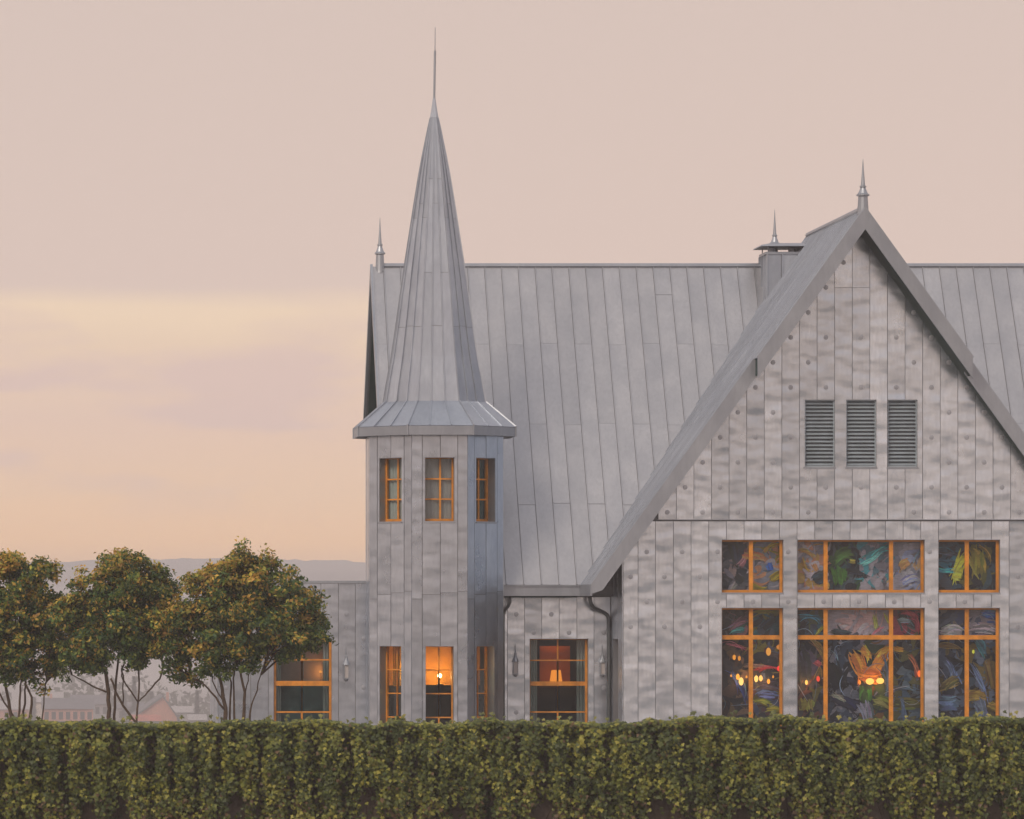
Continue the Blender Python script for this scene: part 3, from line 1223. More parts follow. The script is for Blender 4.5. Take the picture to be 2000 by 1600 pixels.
# ---- finials
def finial(c, z0, hs, ss, parent, shaft=True):
    """a turned zinc spike: c the foot, hs its height"""
    P = []
    if shaft:
        P += [(.155 * ss, z0), (.145 * ss, z0 + .05 * hs), (.118 * ss, z0 + .335 * hs)]
    base = z0 + (.335 * hs if shaft else 0.0)
    h = hs * (.665 if shaft else 1.0)
    P += [(.165 * ss, base + .01 * h), (.165 * ss, base + .045 * h), (.125 * ss, base + .075 * h), (.085 * ss, base + .17 * h), (.062 * ss, base + .235 * h),
          (.085 * ss, base + .24 * h), (.085 * ss, base + .275 * h), (.055 * ss, base + .29 * h), (.026 * ss, base + .68 * h), (.006 * ss, base + h)]
    m_ = MB()
    m_.lathe(c, P, 12)
    return m_.build("finial", ZINC_TRIM, parent, smooth=False)


finial((XR - .02, YH + .2), zat(420, 119.6), zat(311, 119.6) - zat(420, 119.6), 0.95, house)
finial((xat(742, YR), YR - .02), zat(534, YR), zat(425, YR) - zat(534, YR), 0.82, house)

# ---- chimney
CX0, CX1, CY0, CY1 = 18.77, 20.0, 127.05, 128.15
CZ1 = zat(497, CY0)
mb = MB()
mb.box(CX0 + .02, CX1 - .02, CY0 + .02, CY1 - .02, 10.3, CZ1)
chim = mb.build("chimney", ZINC_DARK, house)
frc = Frame((0, CY0 + .02, 0), (1, 0, 0), (0, 0, 1), (0, -1, 0))
panels("wall_panel", frc, [CX0, CX0 + .37, CX0 + .77, CX1], [10.3, CZ1], [], [], ZINC_SPIRE, chim, rib=.075)
frc = Frame((CX0 + .02, 0, 0), (0, -1, 0), (0, 0, 1), (-1, 0, 0))
panels("wall_panel", frc, [-CY1, -CY1 + .4, -CY1 + .8, -CY0], [10.3, CZ1], [], [], ZINC_SPIRE, chim, rib=.075)
mb = MB()
mb.box(CX0 - .035, CX1 + .035, CY0 - .035, CY1 + .035, CZ1 + .002, CZ1 + .065)
mb.build("chimney_rim", ZINC_TRIM, chim)
mb = MB()
cx, cy = (CX0 + CX1) / 2, (CY0 + CY1) / 2
zc = CZ1 + .20
vs = [(CX0 - .17, CY0 - .17, zc), (CX1 + .17, CY0 - .17, zc), (CX1 + .17, CY1 + .17, zc), (CX0 - .17, CY1 + .17, zc),
      (CX0 - .15, CY0 - .15, zc + .035), (CX1 + .15, CY0 - .15, zc + .035), (CX1 + .15, CY1 + .15, zc + .035), (CX0 - .15, CY1 + .15, zc + .035),
      (CX0 + .15, CY0 + .3, zc + .11), (CX1 - .15, CY0 + .3, zc + .11), (CX1 - .15, CY1 - .3, zc + .11), (CX0 + .15, CY1 - .3, zc + .11)]
mb.add(vs, [(3, 2, 1, 0)] + [(i, (i + 1) % 4, (i + 1) % 4 + 4, i + 4) for i in range(4)] + [(i + 4, (i + 1) % 4 + 4, (i + 1) % 4 + 8, i + 8) for i in range(4)] + [(8, 9, 10, 11)])
mb.build("chimney_hood", ZINC_TRIM, chim)
for ax, ay in ((CX0 + .04, CY0 + .04), (CX1 - .04, CY0 + .04), (CX0 + .04, CY1 - .04), (CX1 - .04, CY1 - .04)):
    mb = MB()
    mb.tube([(ax, ay, CZ1 + .06), (ax, ay, zc + .01)], .014, 6)
    mb.build("hood_post", ZINC_TRIM, chim)
for ax, rr in ((CX0 + .24, .12), (CX0 + .72, .10)):
    mb = MB()
    mb.lathe((ax, cy), [(rr, CZ1 + .06), (rr, CZ1 + .19)], 10)
    mb.build("flue", ZINC_TRIM, chim)
finial((CX0 + .28, cy), zc + .085, zat(409, cy) - zc - .085, 0.78, chim, shaft=False)

# ---- rain pipes


def pipe(pts, r):
    m_ = MB()
    m_.tube(pts, r, 10)
    return m_.build("downpipe", IRON, house, smooth=True)


YP = YB - 0.10
sm_pts = [(1149, 1164), (1149.5, 1174), (1152, 1181), (1158, 1187), (1168, 1192), (1180, 1197), (1186, 1201), (1189, 1208), (1189.5, 1218), (1189.5, 1300), (1189.5, 1425)]
pipe([Vector((xat(a, YP), YP - (0.35 if b < 1182 else (0.2 if b < 1195 else 0.0)), zat(b, YP))) for a, b in sm_pts] + [Vector((xat(1189.5, YP), YP, 0.0))], .046)
sm_pts = [(991, 1164), (991, 1176), (989, 1184), (984, 1192), (981, 1200), (980.5, 1212)]
pipe([Vector((xat(a + 2, YP), YP - (0.35 if b < 1180 else (0.2 if b < 1190 else 0.0)), zat(b, YP))) for a, b in sm_pts] + [Vector((xat(983, YP), YP, 0.0))], .042)
for zc_ in (2.9, 1.6):
    mb = MB()
    mb.lathe((xat(1189.5, YP), YP), [(.056, zc_), (.056, zc_ + .05)], 10)
    mb.build("pipe_clip", IRON, house)

# ================================================================== rooms, seen through the glass
# the room behind the tower's lower windows: an amber wall lit by a lamp, dark panelling below
def interior_box(name, x0, x1, y0, y1, z0, z1, mat):
    m_ = MB()
    m_.box(x0, x1, y0, y1, z0, z1)
    return m_.build(name, mat, house)


zdark = zat(1338, 121.9)
interior_box("room_wall", TX - 1.15, TX + 1.15, TY + .35, TY + .42, zdark - 0.3, 2.95, ORANGEROOM)
interior_box("room_wall", TX - 1.15, TX + 1.15, TY + .30, TY + .345, 0.02, zdark - .02, DARKWOOD)
interior_box("room_ceiling", TX - 0.98, TX + 0.98, TY - 0.98, TY + 0.98, 3.0, 3.05, DARKROOM)
interior_box("room_floor", TX - 0.98, TX + 0.98, TY - 0.98, TY + 0.98, 0.0, 0.06, DARKWOOD)
lamp_y = TY - 0.15


def globe_lamp(name, label, c, r, col, emit, watts, group=None, pole=None, light=(1.0, 0.62, 0.25)):
    t = thing(name, label, "lamp", (c[0], c[1], c[2] - r), group)
    m_ = MB()
    prof = [(r * math.sin(math.pi * i / 8) + .001, c[2] - r * math.cos(math.pi * i / 8)) for i in range(9)]
    m_.lathe(c, prof, 12)
    m_.build("lamp_globe", glow(name + "_glow", col, emit), t, smooth=True)
    m_ = MB()
    if pole is not None:
        m_.tube([(c[0], c[1], pole), (c[0], c[1], c[2] - r * .9)], .006, 6)
        m_.lathe(c, [(.09, pole), (.09, pole + .02), (.02, pole + .035)], 10)
    else:
        m_.tube([(c[0], c[1], c[2] + r * .9), (c[0], c[1], c[2] + r * 1.5)], .010, 6)
    m_.build("lamp_stem", BRASS, t)
    if watts:
        ld = bpy.data.lights.new(name + "_light", "POINT")
        ld.energy = watts
        ld.color = light
        ld.shadow_soft_size = r * 1.2
        lo = bpy.data.objects.new("lamp_light", ld)
        COL.objects.link(lo)
        lo.location = c
        lo.parent = t
        lo.matrix_parent_inverse = Matrix.Translation(-Vector(t.location))
    return t


gl_c = at(858.5, 1320, lamp_y)
mb = MB()
mb.box(TX - .55, TX + .55, lamp_y - .16, lamp_y + .20, 0.06, zat(1338, lamp_y))
cab = mb.build("low_cabinet", DARKWOOD)
tag(cab, "dark low cabinet below the glowing globe in the tower room", "cabinet")
globe_lamp("globe_lamp", "bright yellow globe lamp in the tower's lower middle window", gl_c, .052, (1.0, .80, .38), 14, 80, pole=zat(1338, lamp_y))

tc_ = M("amber_curtain_cloth")
tb_ = tc_.n("ShaderNodeBsdfTranslucent")
tb_.inputs["Color"].default_value = (.95, .50, .10, 1)
db_ = tc_.n("ShaderNodeBsdfDiffuse")
db_.inputs["Color"].default_value = (.45, .22, .06, 1)
xb_ = tc_.n("ShaderNodeMixShader")
xb_.inputs[0].default_value = .85
tc_.l(db_.outputs[0], xb_.inputs[1])
tc_.l(tb_.outputs[0], xb_.inputs[2])
tc_.l(xb_.outputs[0], tc_.o.inputs["Surface"])
vs, fs = [], []
for i in range(13):
    xx = xat(766, 121.95) + (xat(790, 121.95) - xat(766, 121.95)) * i / 12
    yy = 121.65 + .55 * i / 12 + .02 * math.sin(i * 1.9)
    vs += [(xx, yy, zat(1340, 121.95)), (xx, yy, 2.8)]
    if i:
        fs.append((2 * i - 2, 2 * i, 2 * i + 1, 2 * i - 1))
globe_lamp("added_curtain_lamp", "amber sconce behind the tower's lower left window", (9.16, 122.32, zat(1312, 122.3)), .03, (1.0, .45, .08), 1.5, 26)  # added lamp, hidden behind the curtain to make it glow
tag(mesh("curtain", vs, fs, tc_.m), "amber lit curtain in the tower's lower left window", "curtain")

# blinds in the tower's upper windows
for kk, matb, lab in ((0, BLIND, "plain grey blind in the tower's upper middle window"), (-1, CURTAIN, "pale curtain in the tower's upper left window"), (1, CURTAIN_TEAL, "teal curtain in the tower's upper right window")):
    fr = tower_frame(kk, AW)
    m_ = MB()
    n = 30
    vs, fs = [], []
    for i in range(n + 1):
        u = -.40 + .80 * i / n
        d = -.31 + (.004 if kk == 0 else .022) * math.sin(i * 1.55)
        vs += [fr.p(u, zu0 - .1, d), fr.p(u, zu1 + .1, d), fr.p(u, zu0 - .1, d - .006), fr.p(u, zu1 + .1, d - .006)]
    for i in range(n):
        a = 4 * i
        fs += [(a, a + 4, a + 5, a + 1), (a + 2, a + 3, a + 7, a + 6)]
    o = mesh("blind" if kk == 0 else "curtain", vs, fs, matb)
    tag(o, lab, "blind" if kk == 0 else "curtain")


def drape(label, x0, x1, y, z0, z1, mat, folds=4, amp=.03):
    n = folds * 6
    vs, fs = [], []
    for i in range(n + 1):
        t = i / n
        yy = y + amp * math.sin(t * folds * 2 * math.pi)
        x = x0 + (x1 - x0) * t
        for z in (z0, z1):
            vs.append((x, yy, z))
        for z in (z0, z1):
            vs.append((x, yy + .006, z))
    for i in range(n):
        a = 4 * i
        fs += [(a, a + 4, a + 5, a + 1), (a + 2, a + 3, a + 7, a + 6)]
    o = mesh("curtain", vs, fs, mat, smooth=True)
    return tag(o, label, "curtain")


# entrance room: shaded lamp before a russet wall, curtains at both sides
interior_box("room_wall", E(1066), E(1126), 124.35, 124.42, 1.5, zat(1262, 124.3), REDROOM)
interior_box("room_wall", 11.7, 14.2, 124.48, 124.55, 0, 3.6, DARKROOM)
interior_box("room_ceiling", 11.7, 14.2, YB + .3, 124.47, 2.85, 2.9, DARKROOM)
drape("pale curtain at the left side of the entrance window", E(1030), E(1052), YB + .36, .3, 2.75, CURTAIN)
drape("pale curtain at the right side of the entrance window", E(1129), E(1153), YB + .36, .3, 2.75, CURTAIN)
LY = 123.75
ztop = zat(1337, LY)
lc = at(1086, 1320, LY)
t = thing("table_lamp", "table lamp with glowing orange shade in the entrance window", "lamp", (lc.x, LY, ztop))
shade = M("lamp_shade_cloth")
e = shade.n("ShaderNodeEmission")
e.inputs["Color"].default_value = (1.0, .27, .03, 1)
e.inputs["Strength"].default_value = 1.25
tr_ = shade.n("ShaderNodeBsdfTransparent")
ms_ = shade.n("ShaderNodeMixShader")
ms_.inputs[0].default_value = .72
shade.l(tr_.outputs[0], ms_.inputs[1])
shade.l(e.outputs[0], ms_.inputs[2])
shade.l(ms_.outputs[0], shade.o.inputs["Surface"])
m_ = MB()
zb_ = zat(1331, LY)
zt_ = zat(1309, LY)
vs, fs = [], []
for r, z in ((.155, zb_), (.115, zt_), (.110, zt_), (.150, zb_)):
    for k in range(20):
        w = 2 * math.pi * k / 20
        vs.append((lc.x + r * math.cos(w), LY + r * math.sin(w), z))
for i in range(3):
    for k in range(20):
        fs.append((i * 20 + k, i * 20 + (k + 1) % 20, (i + 1) * 20 + (k + 1) % 20, (i + 1) * 20 + k))
m_.add(vs, fs)
m_.build("lamp_shade", shade.m, t, smooth=True)
m_ = MB()
m_.lathe((lc.x, LY), [(.08, ztop), (.08, ztop + .015), (.02, ztop + .03), (.018, zb_ + .04)], 10)
m_.build("lamp_base", BRASS, t)
ld = bpy.data.lights.new("table_lamp_light", "POINT")
ld.energy = 70
ld.color = (1.0, .45, .14)
ld.shadow_soft_size = .05
lo = bpy.data.objects.new("lamp_light", ld)
COL.objects.link(lo)
lo.location = (lc.x, LY, (zb_ + zt_) / 2)
lo.parent = t
lo.matrix_parent_inverse = Matrix.Translation(-Vector(t.location))
m_ = MB()
m_.box(E(1040), E(1140), LY - .3, LY + .3, ztop - .05, ztop)
for ax in (E(1043), E(1137)):
    for ay in (LY - .27, LY + .27):
        m_.box(ax - .025, ax + .025, ay - .025, ay + .025, 0, ztop - .05)
tag(m_.build("side_table", DARKWOOD), "dark table under the orange shaded lamp in the entrance window", "table")

# wing room
interior_box("room_wall", W(520), W(668), 124.2, 124.26, 0, 3.6, MAUVEROOM)
interior_box("room_ceiling", W(500), W(668), YWING + .3, 124.19, 2.85, 2.9, DARKROOM)
interior_box("room_wall", W(668), W(672), YWING + .3, 124.26, 0, 2.85, DARKROOM)
drape("pale curtain at the left side of the wing window", W(528), W(550), YWING + .3, .3, 2.75, CURTAIN)
drape("pale curtain at the right side of the wing window", W(632), W(654), YWING + .3, .3, 2.75, CURTAIN)
m_ = MB()
n = 24
vs, fs = [], []
zt0 = zat(1338, YWING + .5)
for i in range(n + 1):
    u = i / n
    for j in range(9):
        v = j / 8
        vs.append((W(545) + (W(640) - W(545)) * u, YWING + .5 + .05 * math.sin(u * 7 + v * 9) + .03 * math.sin(v * 17 - u * 5), .3 + (zt0 - .3) * v))
for i in range(n):
    for j in range(8):
        a = i * 9 + j
        fs.append((a, a + 9, a + 10, a + 1))
tag(mesh("draped_cloth", vs, fs, CURTAIN_TEAL, smooth=True), "dark teal draped cloth low in the wing window", "cloth")
wl_c = at(626, 1312, 123.98)
globe_lamp("small_lamp", "small amber lamp inside the low wing's window", wl_c, .03, (1.0, .4, .08), 1.2, 11.0, pole=1.4, light=(1.0, .34, .08))

# ---- abstract mural behind the big gable windows, with sky reflections painted in
MY = YG + 0.46
mu = thing("abstract_mural", "dark abstract mural with painted-in sky reflections behind the big gable windows", "mural", (G(1681), MY, .3))
m_ = MB()
m_.box(G(1400), G(1962), MY, MY + .05, .1, Z_(1040))
m_.build("mural_board", DARKROOM, mu)
S2L = lambda c: tuple((((x / 255 + .055) / 1.055) ** 2.4 if x > 10 else x / 255 / 12.92) for x in c)
sv, sf, scol = [], [], []
layer = [0]
BOOST = 3.5


def stroke(px_, py_, L, w, ang, col, bend=0.0, taper=.35, jit=.12):
    """one brush stroke on the mural"""
    layer[0] += 1
    y = MY - .002 - .00004 * layer[0]
    n = 9
    b = len(sv)
    ca_, sa_ = math.cos(ang), math.sin(ang)
    lin = [min(1.0, c * BOOST * (1.0 if py_ < 1245 else .8) * q) for c, q in zip(S2L(col), (.90, 1.02, 1.38))]
    lu = sum(lin) / 3
    lin = [min(1.0, max(0.002, (lu + 0.92 * (c - lu)) * (lu / (lu + .10)) * 1.25)) for c in lin]
    for i in range(n):
        t = i / (n - 1) - .5
        ww = w / 2 * (1 - (2 * abs(t)) ** 2.5 * (1 - taper)) * (1 + random.uniform(-jit, jit))
        xx = t * L
        yy = bend * (t * t - .08) * L
        for s in (-1, 1):
            a_ = xx
            b_ = yy + s * ww
            X = px_ + a_ * ca_ - b_ * sa_
            Yp = py_ + a_ * sa_ + b_ * ca_
            sv.append((xat(X, MY), y, zat(Yp, MY)))
            k = random.uniform(.85, 1.15)
            scol.append((*(min(1, c * k) for c in lin), 1))
    for i in range(n - 1):
        sf.append((b + 2 * i, b + 2 * i + 1, b + 2 * i + 3, b + 2 * i + 2))


panes = [
    # x0, x1, y0, y1, ground colour (pinkish greys stand in for reflected sky), palette
    (1405, 1466, 1050, 1160, (58, 62, 66), [(40, 48, 56), (95, 85, 88), (70, 68, 70), (28, 40, 50), (120, 95, 85)]),
    (1466, 1532, 1050, 1160, (118, 102, 100), [(150, 95, 60), (128, 112, 108), (95, 90, 92), (60, 66, 70), (120, 98, 30)]),
    (1550, 1613, 1050, 1160, (124, 110, 108), [(140, 120, 116), (175, 110, 50), (110, 98, 98), (150, 95, 70)]),
    (1613, 1680, 1050, 1160, (24, 38, 48), [(20, 30, 42), (35, 60, 62), (30, 52, 60), (60, 66, 68), (40, 70, 40)]),
    (1680, 1742, 1050, 1160, (100, 88, 88), [(112, 98, 96), (60, 80, 84), (120, 105, 102), (40, 100, 100), (84, 76, 78)]),
    (1742, 1810, 1050, 1160, (112, 102, 100), [(125, 112, 110), (98, 92, 96), (150, 110, 70), (110, 108, 130), (130, 118, 112)]),
    (1828, 1888, 1050, 1160, (20, 34, 46), [(16, 26, 38), (34, 60, 70), (24, 42, 54), (50, 56, 62), (26, 80, 88)]),
    (1888, 1958, 1050, 1160, (30, 48, 52), [(70, 66, 28), (24, 38, 46), (40, 60, 64), (90, 80, 30), (20, 32, 44)]),
    (1405, 1466, 1184, 1245, (36, 42, 48), [(70, 50, 55), (30, 56, 58), (100, 60, 60), (24, 34, 40), (60, 58, 60)]),
    (1466, 1532, 1184, 1245, (30, 42, 46), [(90, 80, 24), (30, 60, 62), (22, 32, 40), (50, 56, 62), (30, 70, 72)]),
    (1550, 1613, 1184, 1245, (24, 44, 54), [(30, 70, 80), (20, 32, 44), (50, 58, 64), (60, 66, 40), (40, 48, 60)]),
    (1613, 1742, 1184, 1245, (136, 118, 114), [(145, 125, 120), (128, 110, 106), (150, 110, 100), (120, 104, 102)]),
    (1742, 1810, 1184, 1245, (48, 46, 52), [(120, 40, 50), (70, 62, 66), (30, 36, 44), (90, 40, 48), (60, 64, 60)]),
    (1828, 1888, 1184, 1245, (44, 54, 66), [(60, 66, 76), (30, 44, 60), (90, 80, 70), (50, 60, 84), (36, 40, 50)]),
    (1888, 1958, 1184, 1245, (96, 86, 88), [(50, 70, 110), (120, 104, 102), (104, 92, 92), (60, 64, 80)]),
    (1405, 1466, 1245, 1420, (36, 36, 42), [(60, 44, 40), (24, 32, 44), (80, 60, 36), (44, 44, 50), (90, 66, 50)]),
    (1466, 1532, 1245, 1420, (52, 48, 50), [(70, 62, 62), (60, 66, 84), (100, 92, 36), (84, 50, 48), (44, 44, 48)]),
    (1550, 1613, 1245, 1420, (42, 40, 42), [(24, 32, 44), (80, 72, 30), (64, 56, 56), (90, 50, 40), (50, 52, 56)]),
    (1613, 1680, 1245, 1420, (20, 28, 44), [(18, 24, 38), (40, 52, 66), (26, 36, 56), (70, 70, 76), (100, 92, 92)]),
    (1680, 1742, 1245, 1420, (34, 38, 44), [(100, 60, 20), (60, 70, 30), (90, 82, 86), (30, 40, 60), (50, 60, 40)]),
    (1742, 1810, 1245, 1420, (34, 38, 42), [(50, 66, 76), (80, 74, 34), (26, 30, 38), (60, 58, 56), (70, 80, 84)]),
    (1828, 1888, 1245, 1420, (36, 42, 54), [(60, 66, 78), (30, 36, 52), (90, 70, 34), (74, 78, 88), (44, 46, 56)]),
    (1888, 1958, 1245, 1420, (52, 50, 46), [(100, 76, 28), (60, 70, 78), (34, 38, 44), (84, 66, 40), (80, 82, 90)]),
]
for (x0, x1, y0, y1, gc, pal) in panes:
    stroke((x0 + x1) / 2, (y0 + y1) / 2, x1 - x0 + 3, y1 - y0 + 3, 0, gc, 0, 1.0, 0.0)
for rnd in range(2):
    for (x0, x1, y0, y1, gc, pal) in panes:
        w_, h_ = x1 - x0, y1 - y0
        cnt = int(w_ * h_ / (180, 260, 620)[rnd])
        for _ in range(cnt):
            col = random.choice(pal)
            L = random.uniform(14, 46) * (1.0 if rnd < 2 else .75)
            wd = random.choice((random.uniform(10, 24), random.uniform(5, 12), random.uniform(1.5, 4.0))) if rnd < 2 else random.uniform(.9, 2.6)
            stroke(random.uniform(x0 + 3, x1 - 3), random.uniform(y0 + 3, y1 - 3), L, wd, random.gauss(-.5, 1.0), col, random.uniform(-1.2, 1.2))
# the shapes that stand out
for a in [
    (1438, 1080, 56, 30, 1.35, (40, 46, 54), .3), (1452, 1090, 40, 9, 1.9, (150, 84, 84), .3), (1456, 1087, 16, 12, .2, (190, 96, 50), .2),
    (1480, 1088, 34, 14, .1, (170, 95, 50), .4), (1505, 1068, 40, 7, -.5, (180, 120, 40), .6), (1503, 1107, 17, 14, 1.2, (20, 76, 150), .1),
    (1516, 1125, 32, 13, -.5, (135, 110, 14), .3), (1484, 1150, 34, 9, .4, (120, 100, 18), -.4), (1443, 1131, 22, 16, .8, (22, 36, 44), .2), (1430, 1148, 24, 12, -.9, (110, 104, 96), .2),
    (1575, 1080, 44, 6, .5, (190, 120, 50), .7), (1572, 1104, 38, 5, 1.1, (180, 120, 40), -.5), (1592, 1108, 17, 10, 1.0, (150, 88, 50), .1), (1600, 1128, 30, 22, -.5, (46, 54, 58), .2),
    (1645, 1080, 40, 22, -.4, (60, 96, 36), .3), (1640, 1124, 34, 26, 1.4, (48, 92, 26), .2), (1664, 1098, 12, 9, .2, (130, 110, 30), .0), (1712, 1078, 62, 12, -.55, (44, 120, 120), .2), (1700, 1092, 56, 8, -.5, (70, 130, 124), -.2),
    (1672, 1118, 50, 10, .35, (22, 36, 46), .3), (1765, 1102, 24, 17, -.7, (175, 115, 60), .2), (1776, 1133, 36, 17, -.3, (118, 116, 158), .4), (1790, 1085, 40, 4, -1.0, (110, 130, 140), .3),
    (1872, 1108, 58, 18, -1.15, (170, 150, 26), .25), (1869, 1124, 18, 17, .2, (190, 170, 36), .0), (1906, 1098, 54, 26, 1.45, (112, 96, 26), .3), (1925, 1080, 44, 8, .9, (120, 90, 30), .7), (1846, 1116, 34, 10, .1, (36, 130, 134), .1),
    (1846, 1080, 44, 6, .05, (56, 70, 78), 0), (1846, 1096, 44, 5, .05, (44, 70, 78), 0),
    (1440, 1216, 46, 12, -.6, (96, 60, 66), .4), (1440, 1232, 30, 10, -.2, (40, 96, 86), .2), (1490, 1195, 50, 8, .0, (110, 96, 20), .2), (1500, 1218, 34, 14, -.8, (24, 36, 44), .2),
    (1582, 1205, 50, 11, .1, (40, 96, 104), .3), (1600, 1232, 30, 6, -.9, (120, 110, 30), .2), (1708, 1215, 30, 8, 1.4, (160, 150, 60), .1), (1712, 1232, 34, 5, -.6, (190, 90, 96), .4), (1730, 1208, 26, 5, 1.2, (170, 150, 60), .1),
    (1640, 1238, 40, 16, .3, (36, 44, 50), .2), (1776, 1200, 40, 10, .3, (150, 44, 56), .6), (1790, 1220, 34, 9, 1.2, (150, 40, 52), .5), (1765, 1212, 24, 12, .1, (96, 104, 96), .2),
    (1857, 1232, 48, 22, .05, (138, 122, 116), .6), (1932, 1200, 34, 15, .1, (44, 84, 150), .2), (1922, 1226, 56, 20, .0, (128, 110, 108), .1),
    (1444, 1340, 74, 9, 1.05, (34, 52, 104), .15), (1438, 1262, 50, 4, .35, (150, 70, 76), .3), (1478, 1302, 60, 6, .1, (110, 84, 74), .2), (1495, 1305, 54, 4, -.1, (176, 40, 52), .3),
    (1498, 1355, 44, 18, .0, (74, 84, 110), .3), (1488, 1370, 34, 13, .1, (120, 118, 30), .2), (1512, 1386, 36, 14, .2, (120, 104, 20), .2), (1500, 1338, 40, 18, .1, (70, 60, 64), .1),
    (1574, 1376, 24, 26, 1.5, (110, 96, 30), .1), (1572, 1300, 66, 40, 1.5, (66, 62, 66), .3), (1597, 1262, 44, 11, .8, (130, 96, 40), .3), (1604, 1300, 60, 11, 1.9, (120, 90, 30), .3), (1596, 1296, 16, 10, .6, (170, 60, 60), 0),
    (1633, 1285, 40, 3, 1.5, (96, 110, 124), .6), (1628, 1320, 60, 34, 1.2, (16, 24, 40), .2), (1650, 1372, 60, 20, .5, (18, 26, 56), .2), (1635, 1360, 30, 8, .3, (110, 104, 84), .1),
    (1678, 1300, 62, 24, 1.15, (176, 92, 16), .2), (1716, 1298, 70, 22, -1.05, (168, 88, 14), .25), (1690, 1275, 30, 14, .9, (205, 118, 24), .2), (1728, 1272, 46, 12, -.5, (210, 124, 26), .7), (1754, 1268, 20, 9, .2, (205, 118, 24), .2), (1698, 1318, 40, 26, .2, (150, 76, 14), .1),
    (1690, 1356, 32, 24, 1.5, (52, 84, 22), .0), (1692, 1390, 40, 22, 1.4, (98, 92, 98), .2), (1732, 1330, 100, 8, 1.5, (66, 80, 96), .15), (1725, 1370, 40, 24, .4, (90, 92, 36), .3),
    (1785, 1300, 54, 9, 1.35, (150, 70, 40), .3), (1768, 1345, 60, 5, .25, (90, 98, 104), .3), (1770, 1375, 60, 20, .1, (84, 80, 28), .2), (1763, 1385, 50, 7, 1.5, (70, 84, 104), .0),
    (1850, 1262, 60, 8, .1, (120, 84, 30), .2), (1856, 1310, 60, 14, 1.1, (84, 92, 108), .4), (1852, 1335, 50, 16, -.5, (110, 88, 40), .3), (1852, 1372, 46, 30, .0, (72, 82, 100), .1), (1868, 1290, 60, 6, .4, (20, 24, 34), .1),
    (1915, 1262, 40, 16, 1.1, (56, 104, 104), .2), (1910, 1330, 90, 8, 1.2, (92, 100, 116), .2), (1905, 1360, 44, 22, .0, (130, 94, 26), .3), (1935, 1320, 60, 20, 1.3, (100, 72, 30), .2), (1915, 1390, 54, 20, 1.3, (96, 96, 112), .3), (1940, 1380, 26, 18, .3, (130, 100, 30), .1),
]:
    x_, y_, L_, w_, an_, co_, be_ = a
    stroke(x_, y_, L_ * .85, w_ * .8, an_, tuple(c * .8 for c in co_), be_, .5, .3)
    for q in range(int(4 + w_ / 2)):
        o_ = random.uniform(-.5, .5) * w_
        l_ = random.gauss(0, .08) * L_
        k_ = random.uniform(.7, 1.2)
        stroke(x_ - math.sin(an_) * o_ + math.cos(an_) * l_, y_ + math.cos(an_) * o_ + math.sin(an_) * l_, L_ * random.uniform(.5, 1.05), max(1.2, w_ * random.uniform(.1, .28)), an_ + random.gauss(0, .14), tuple(min(255, c * k_ + random.uniform(-8, 8) if c > 10 else c) for c in co_), be_ + random.gauss(0, .3), .3, .35)
for _ in range(30):       # scratchy pale line work over everything
    x = random.uniform(1410, 1950)
    y = random.uniform(1190, 1405)
    stroke(x, y, random.uniform(18, 60), random.uniform(.8, 1.8), random.gauss(.9, .9), random.choice([(110, 118, 128), (84, 92, 100), (130, 120, 116), (70, 90, 96)]), random.uniform(-1.6, 1.6))
o = npmesh("paint_strokes", np.array(sv), np.array(sf), np.array(scol), PAINT, mu)
tag(o, kind="stuff")

# lamps glowing between the mural and the glass
LYG = YG + .33
AMB = (1.0, .42, .06)
lamps = [
    (1441, 1322, .045, AMB, 2.2, "amber lamp low at the left edge of the gable's left window"),
    (1447.5, 1331, .060, (1, .62, .20), 4.0, "bright amber lamp just left of the left gable window's mullion"),
    (1477, 1326, .050, (1, .60, .18), 3.6, "amber lamp just right of the left gable window's mullion"),
    (1486, 1325, .045, (1, .55, .16), 3.0, "second amber lamp right of the left gable window's mullion"),
    (1501, 1331, .038, AMB, 2.0, "small amber lamp in the right half of the left gable window"),
    (1434, 1284, .040, AMB, 1.2, "dim amber lamp highest at the left of the left gable window"),
    (1444, 1286, .036, AMB, 1.0, "dim amber lamp beside the highest one in the left gable window"),
    (1501, 1273, .060, (1, .48, .10), 1.1, "hanging orange lamp upper right in the left gable window"),
    (1523, 1264, .085, (1, .40, .08), .8, "large hanging orange lamp at the left gable window's right jamb"),
    (1521, 1306, .040, (1, .06, .05), 1.6, "red lamp at the right jamb of the left gable window"),
    (1575, 1333, .036, (1, .55, .14), 3.2, "small amber lamp alone at the left of the centre gable window"),
    (1598, 1326, .042, (1, .10, .06), 1.4, "red lamp in the left pane of the centre gable window"),
    (1699, 1331, .105, (1, .58, .14), 2.6, "left one of two bright domes under the orange painted petals"),
    (1719, 1330, .098, (1, .58, .14), 2.6, "right one of two bright domes under the orange painted petals"),
    (1679, 1333, .034, (1, .30, .05), 1.8, "small orange lamp left of the two bright domes"),
    (1796, 1316, .050, (1, .20, .05), 1.6, "orange red lamp at the right jamb of the centre gable window"),
    (1428, 1320, .020, AMB, 1.5, "thin amber candle lamp leftmost in the left gable window"),
    (1458, 1322, .022, AMB, 1.5, "thin amber candle lamp nearest the mullion in the left gable window"),
    (1510, 1322, .022, AMB, 1.3, "thin amber candle lamp towards the right of the left gable window"),
    (1901, 1273, .030, (.75, .85, .10), 1.0, "tiny yellow green lamp in the right gable window"),
]
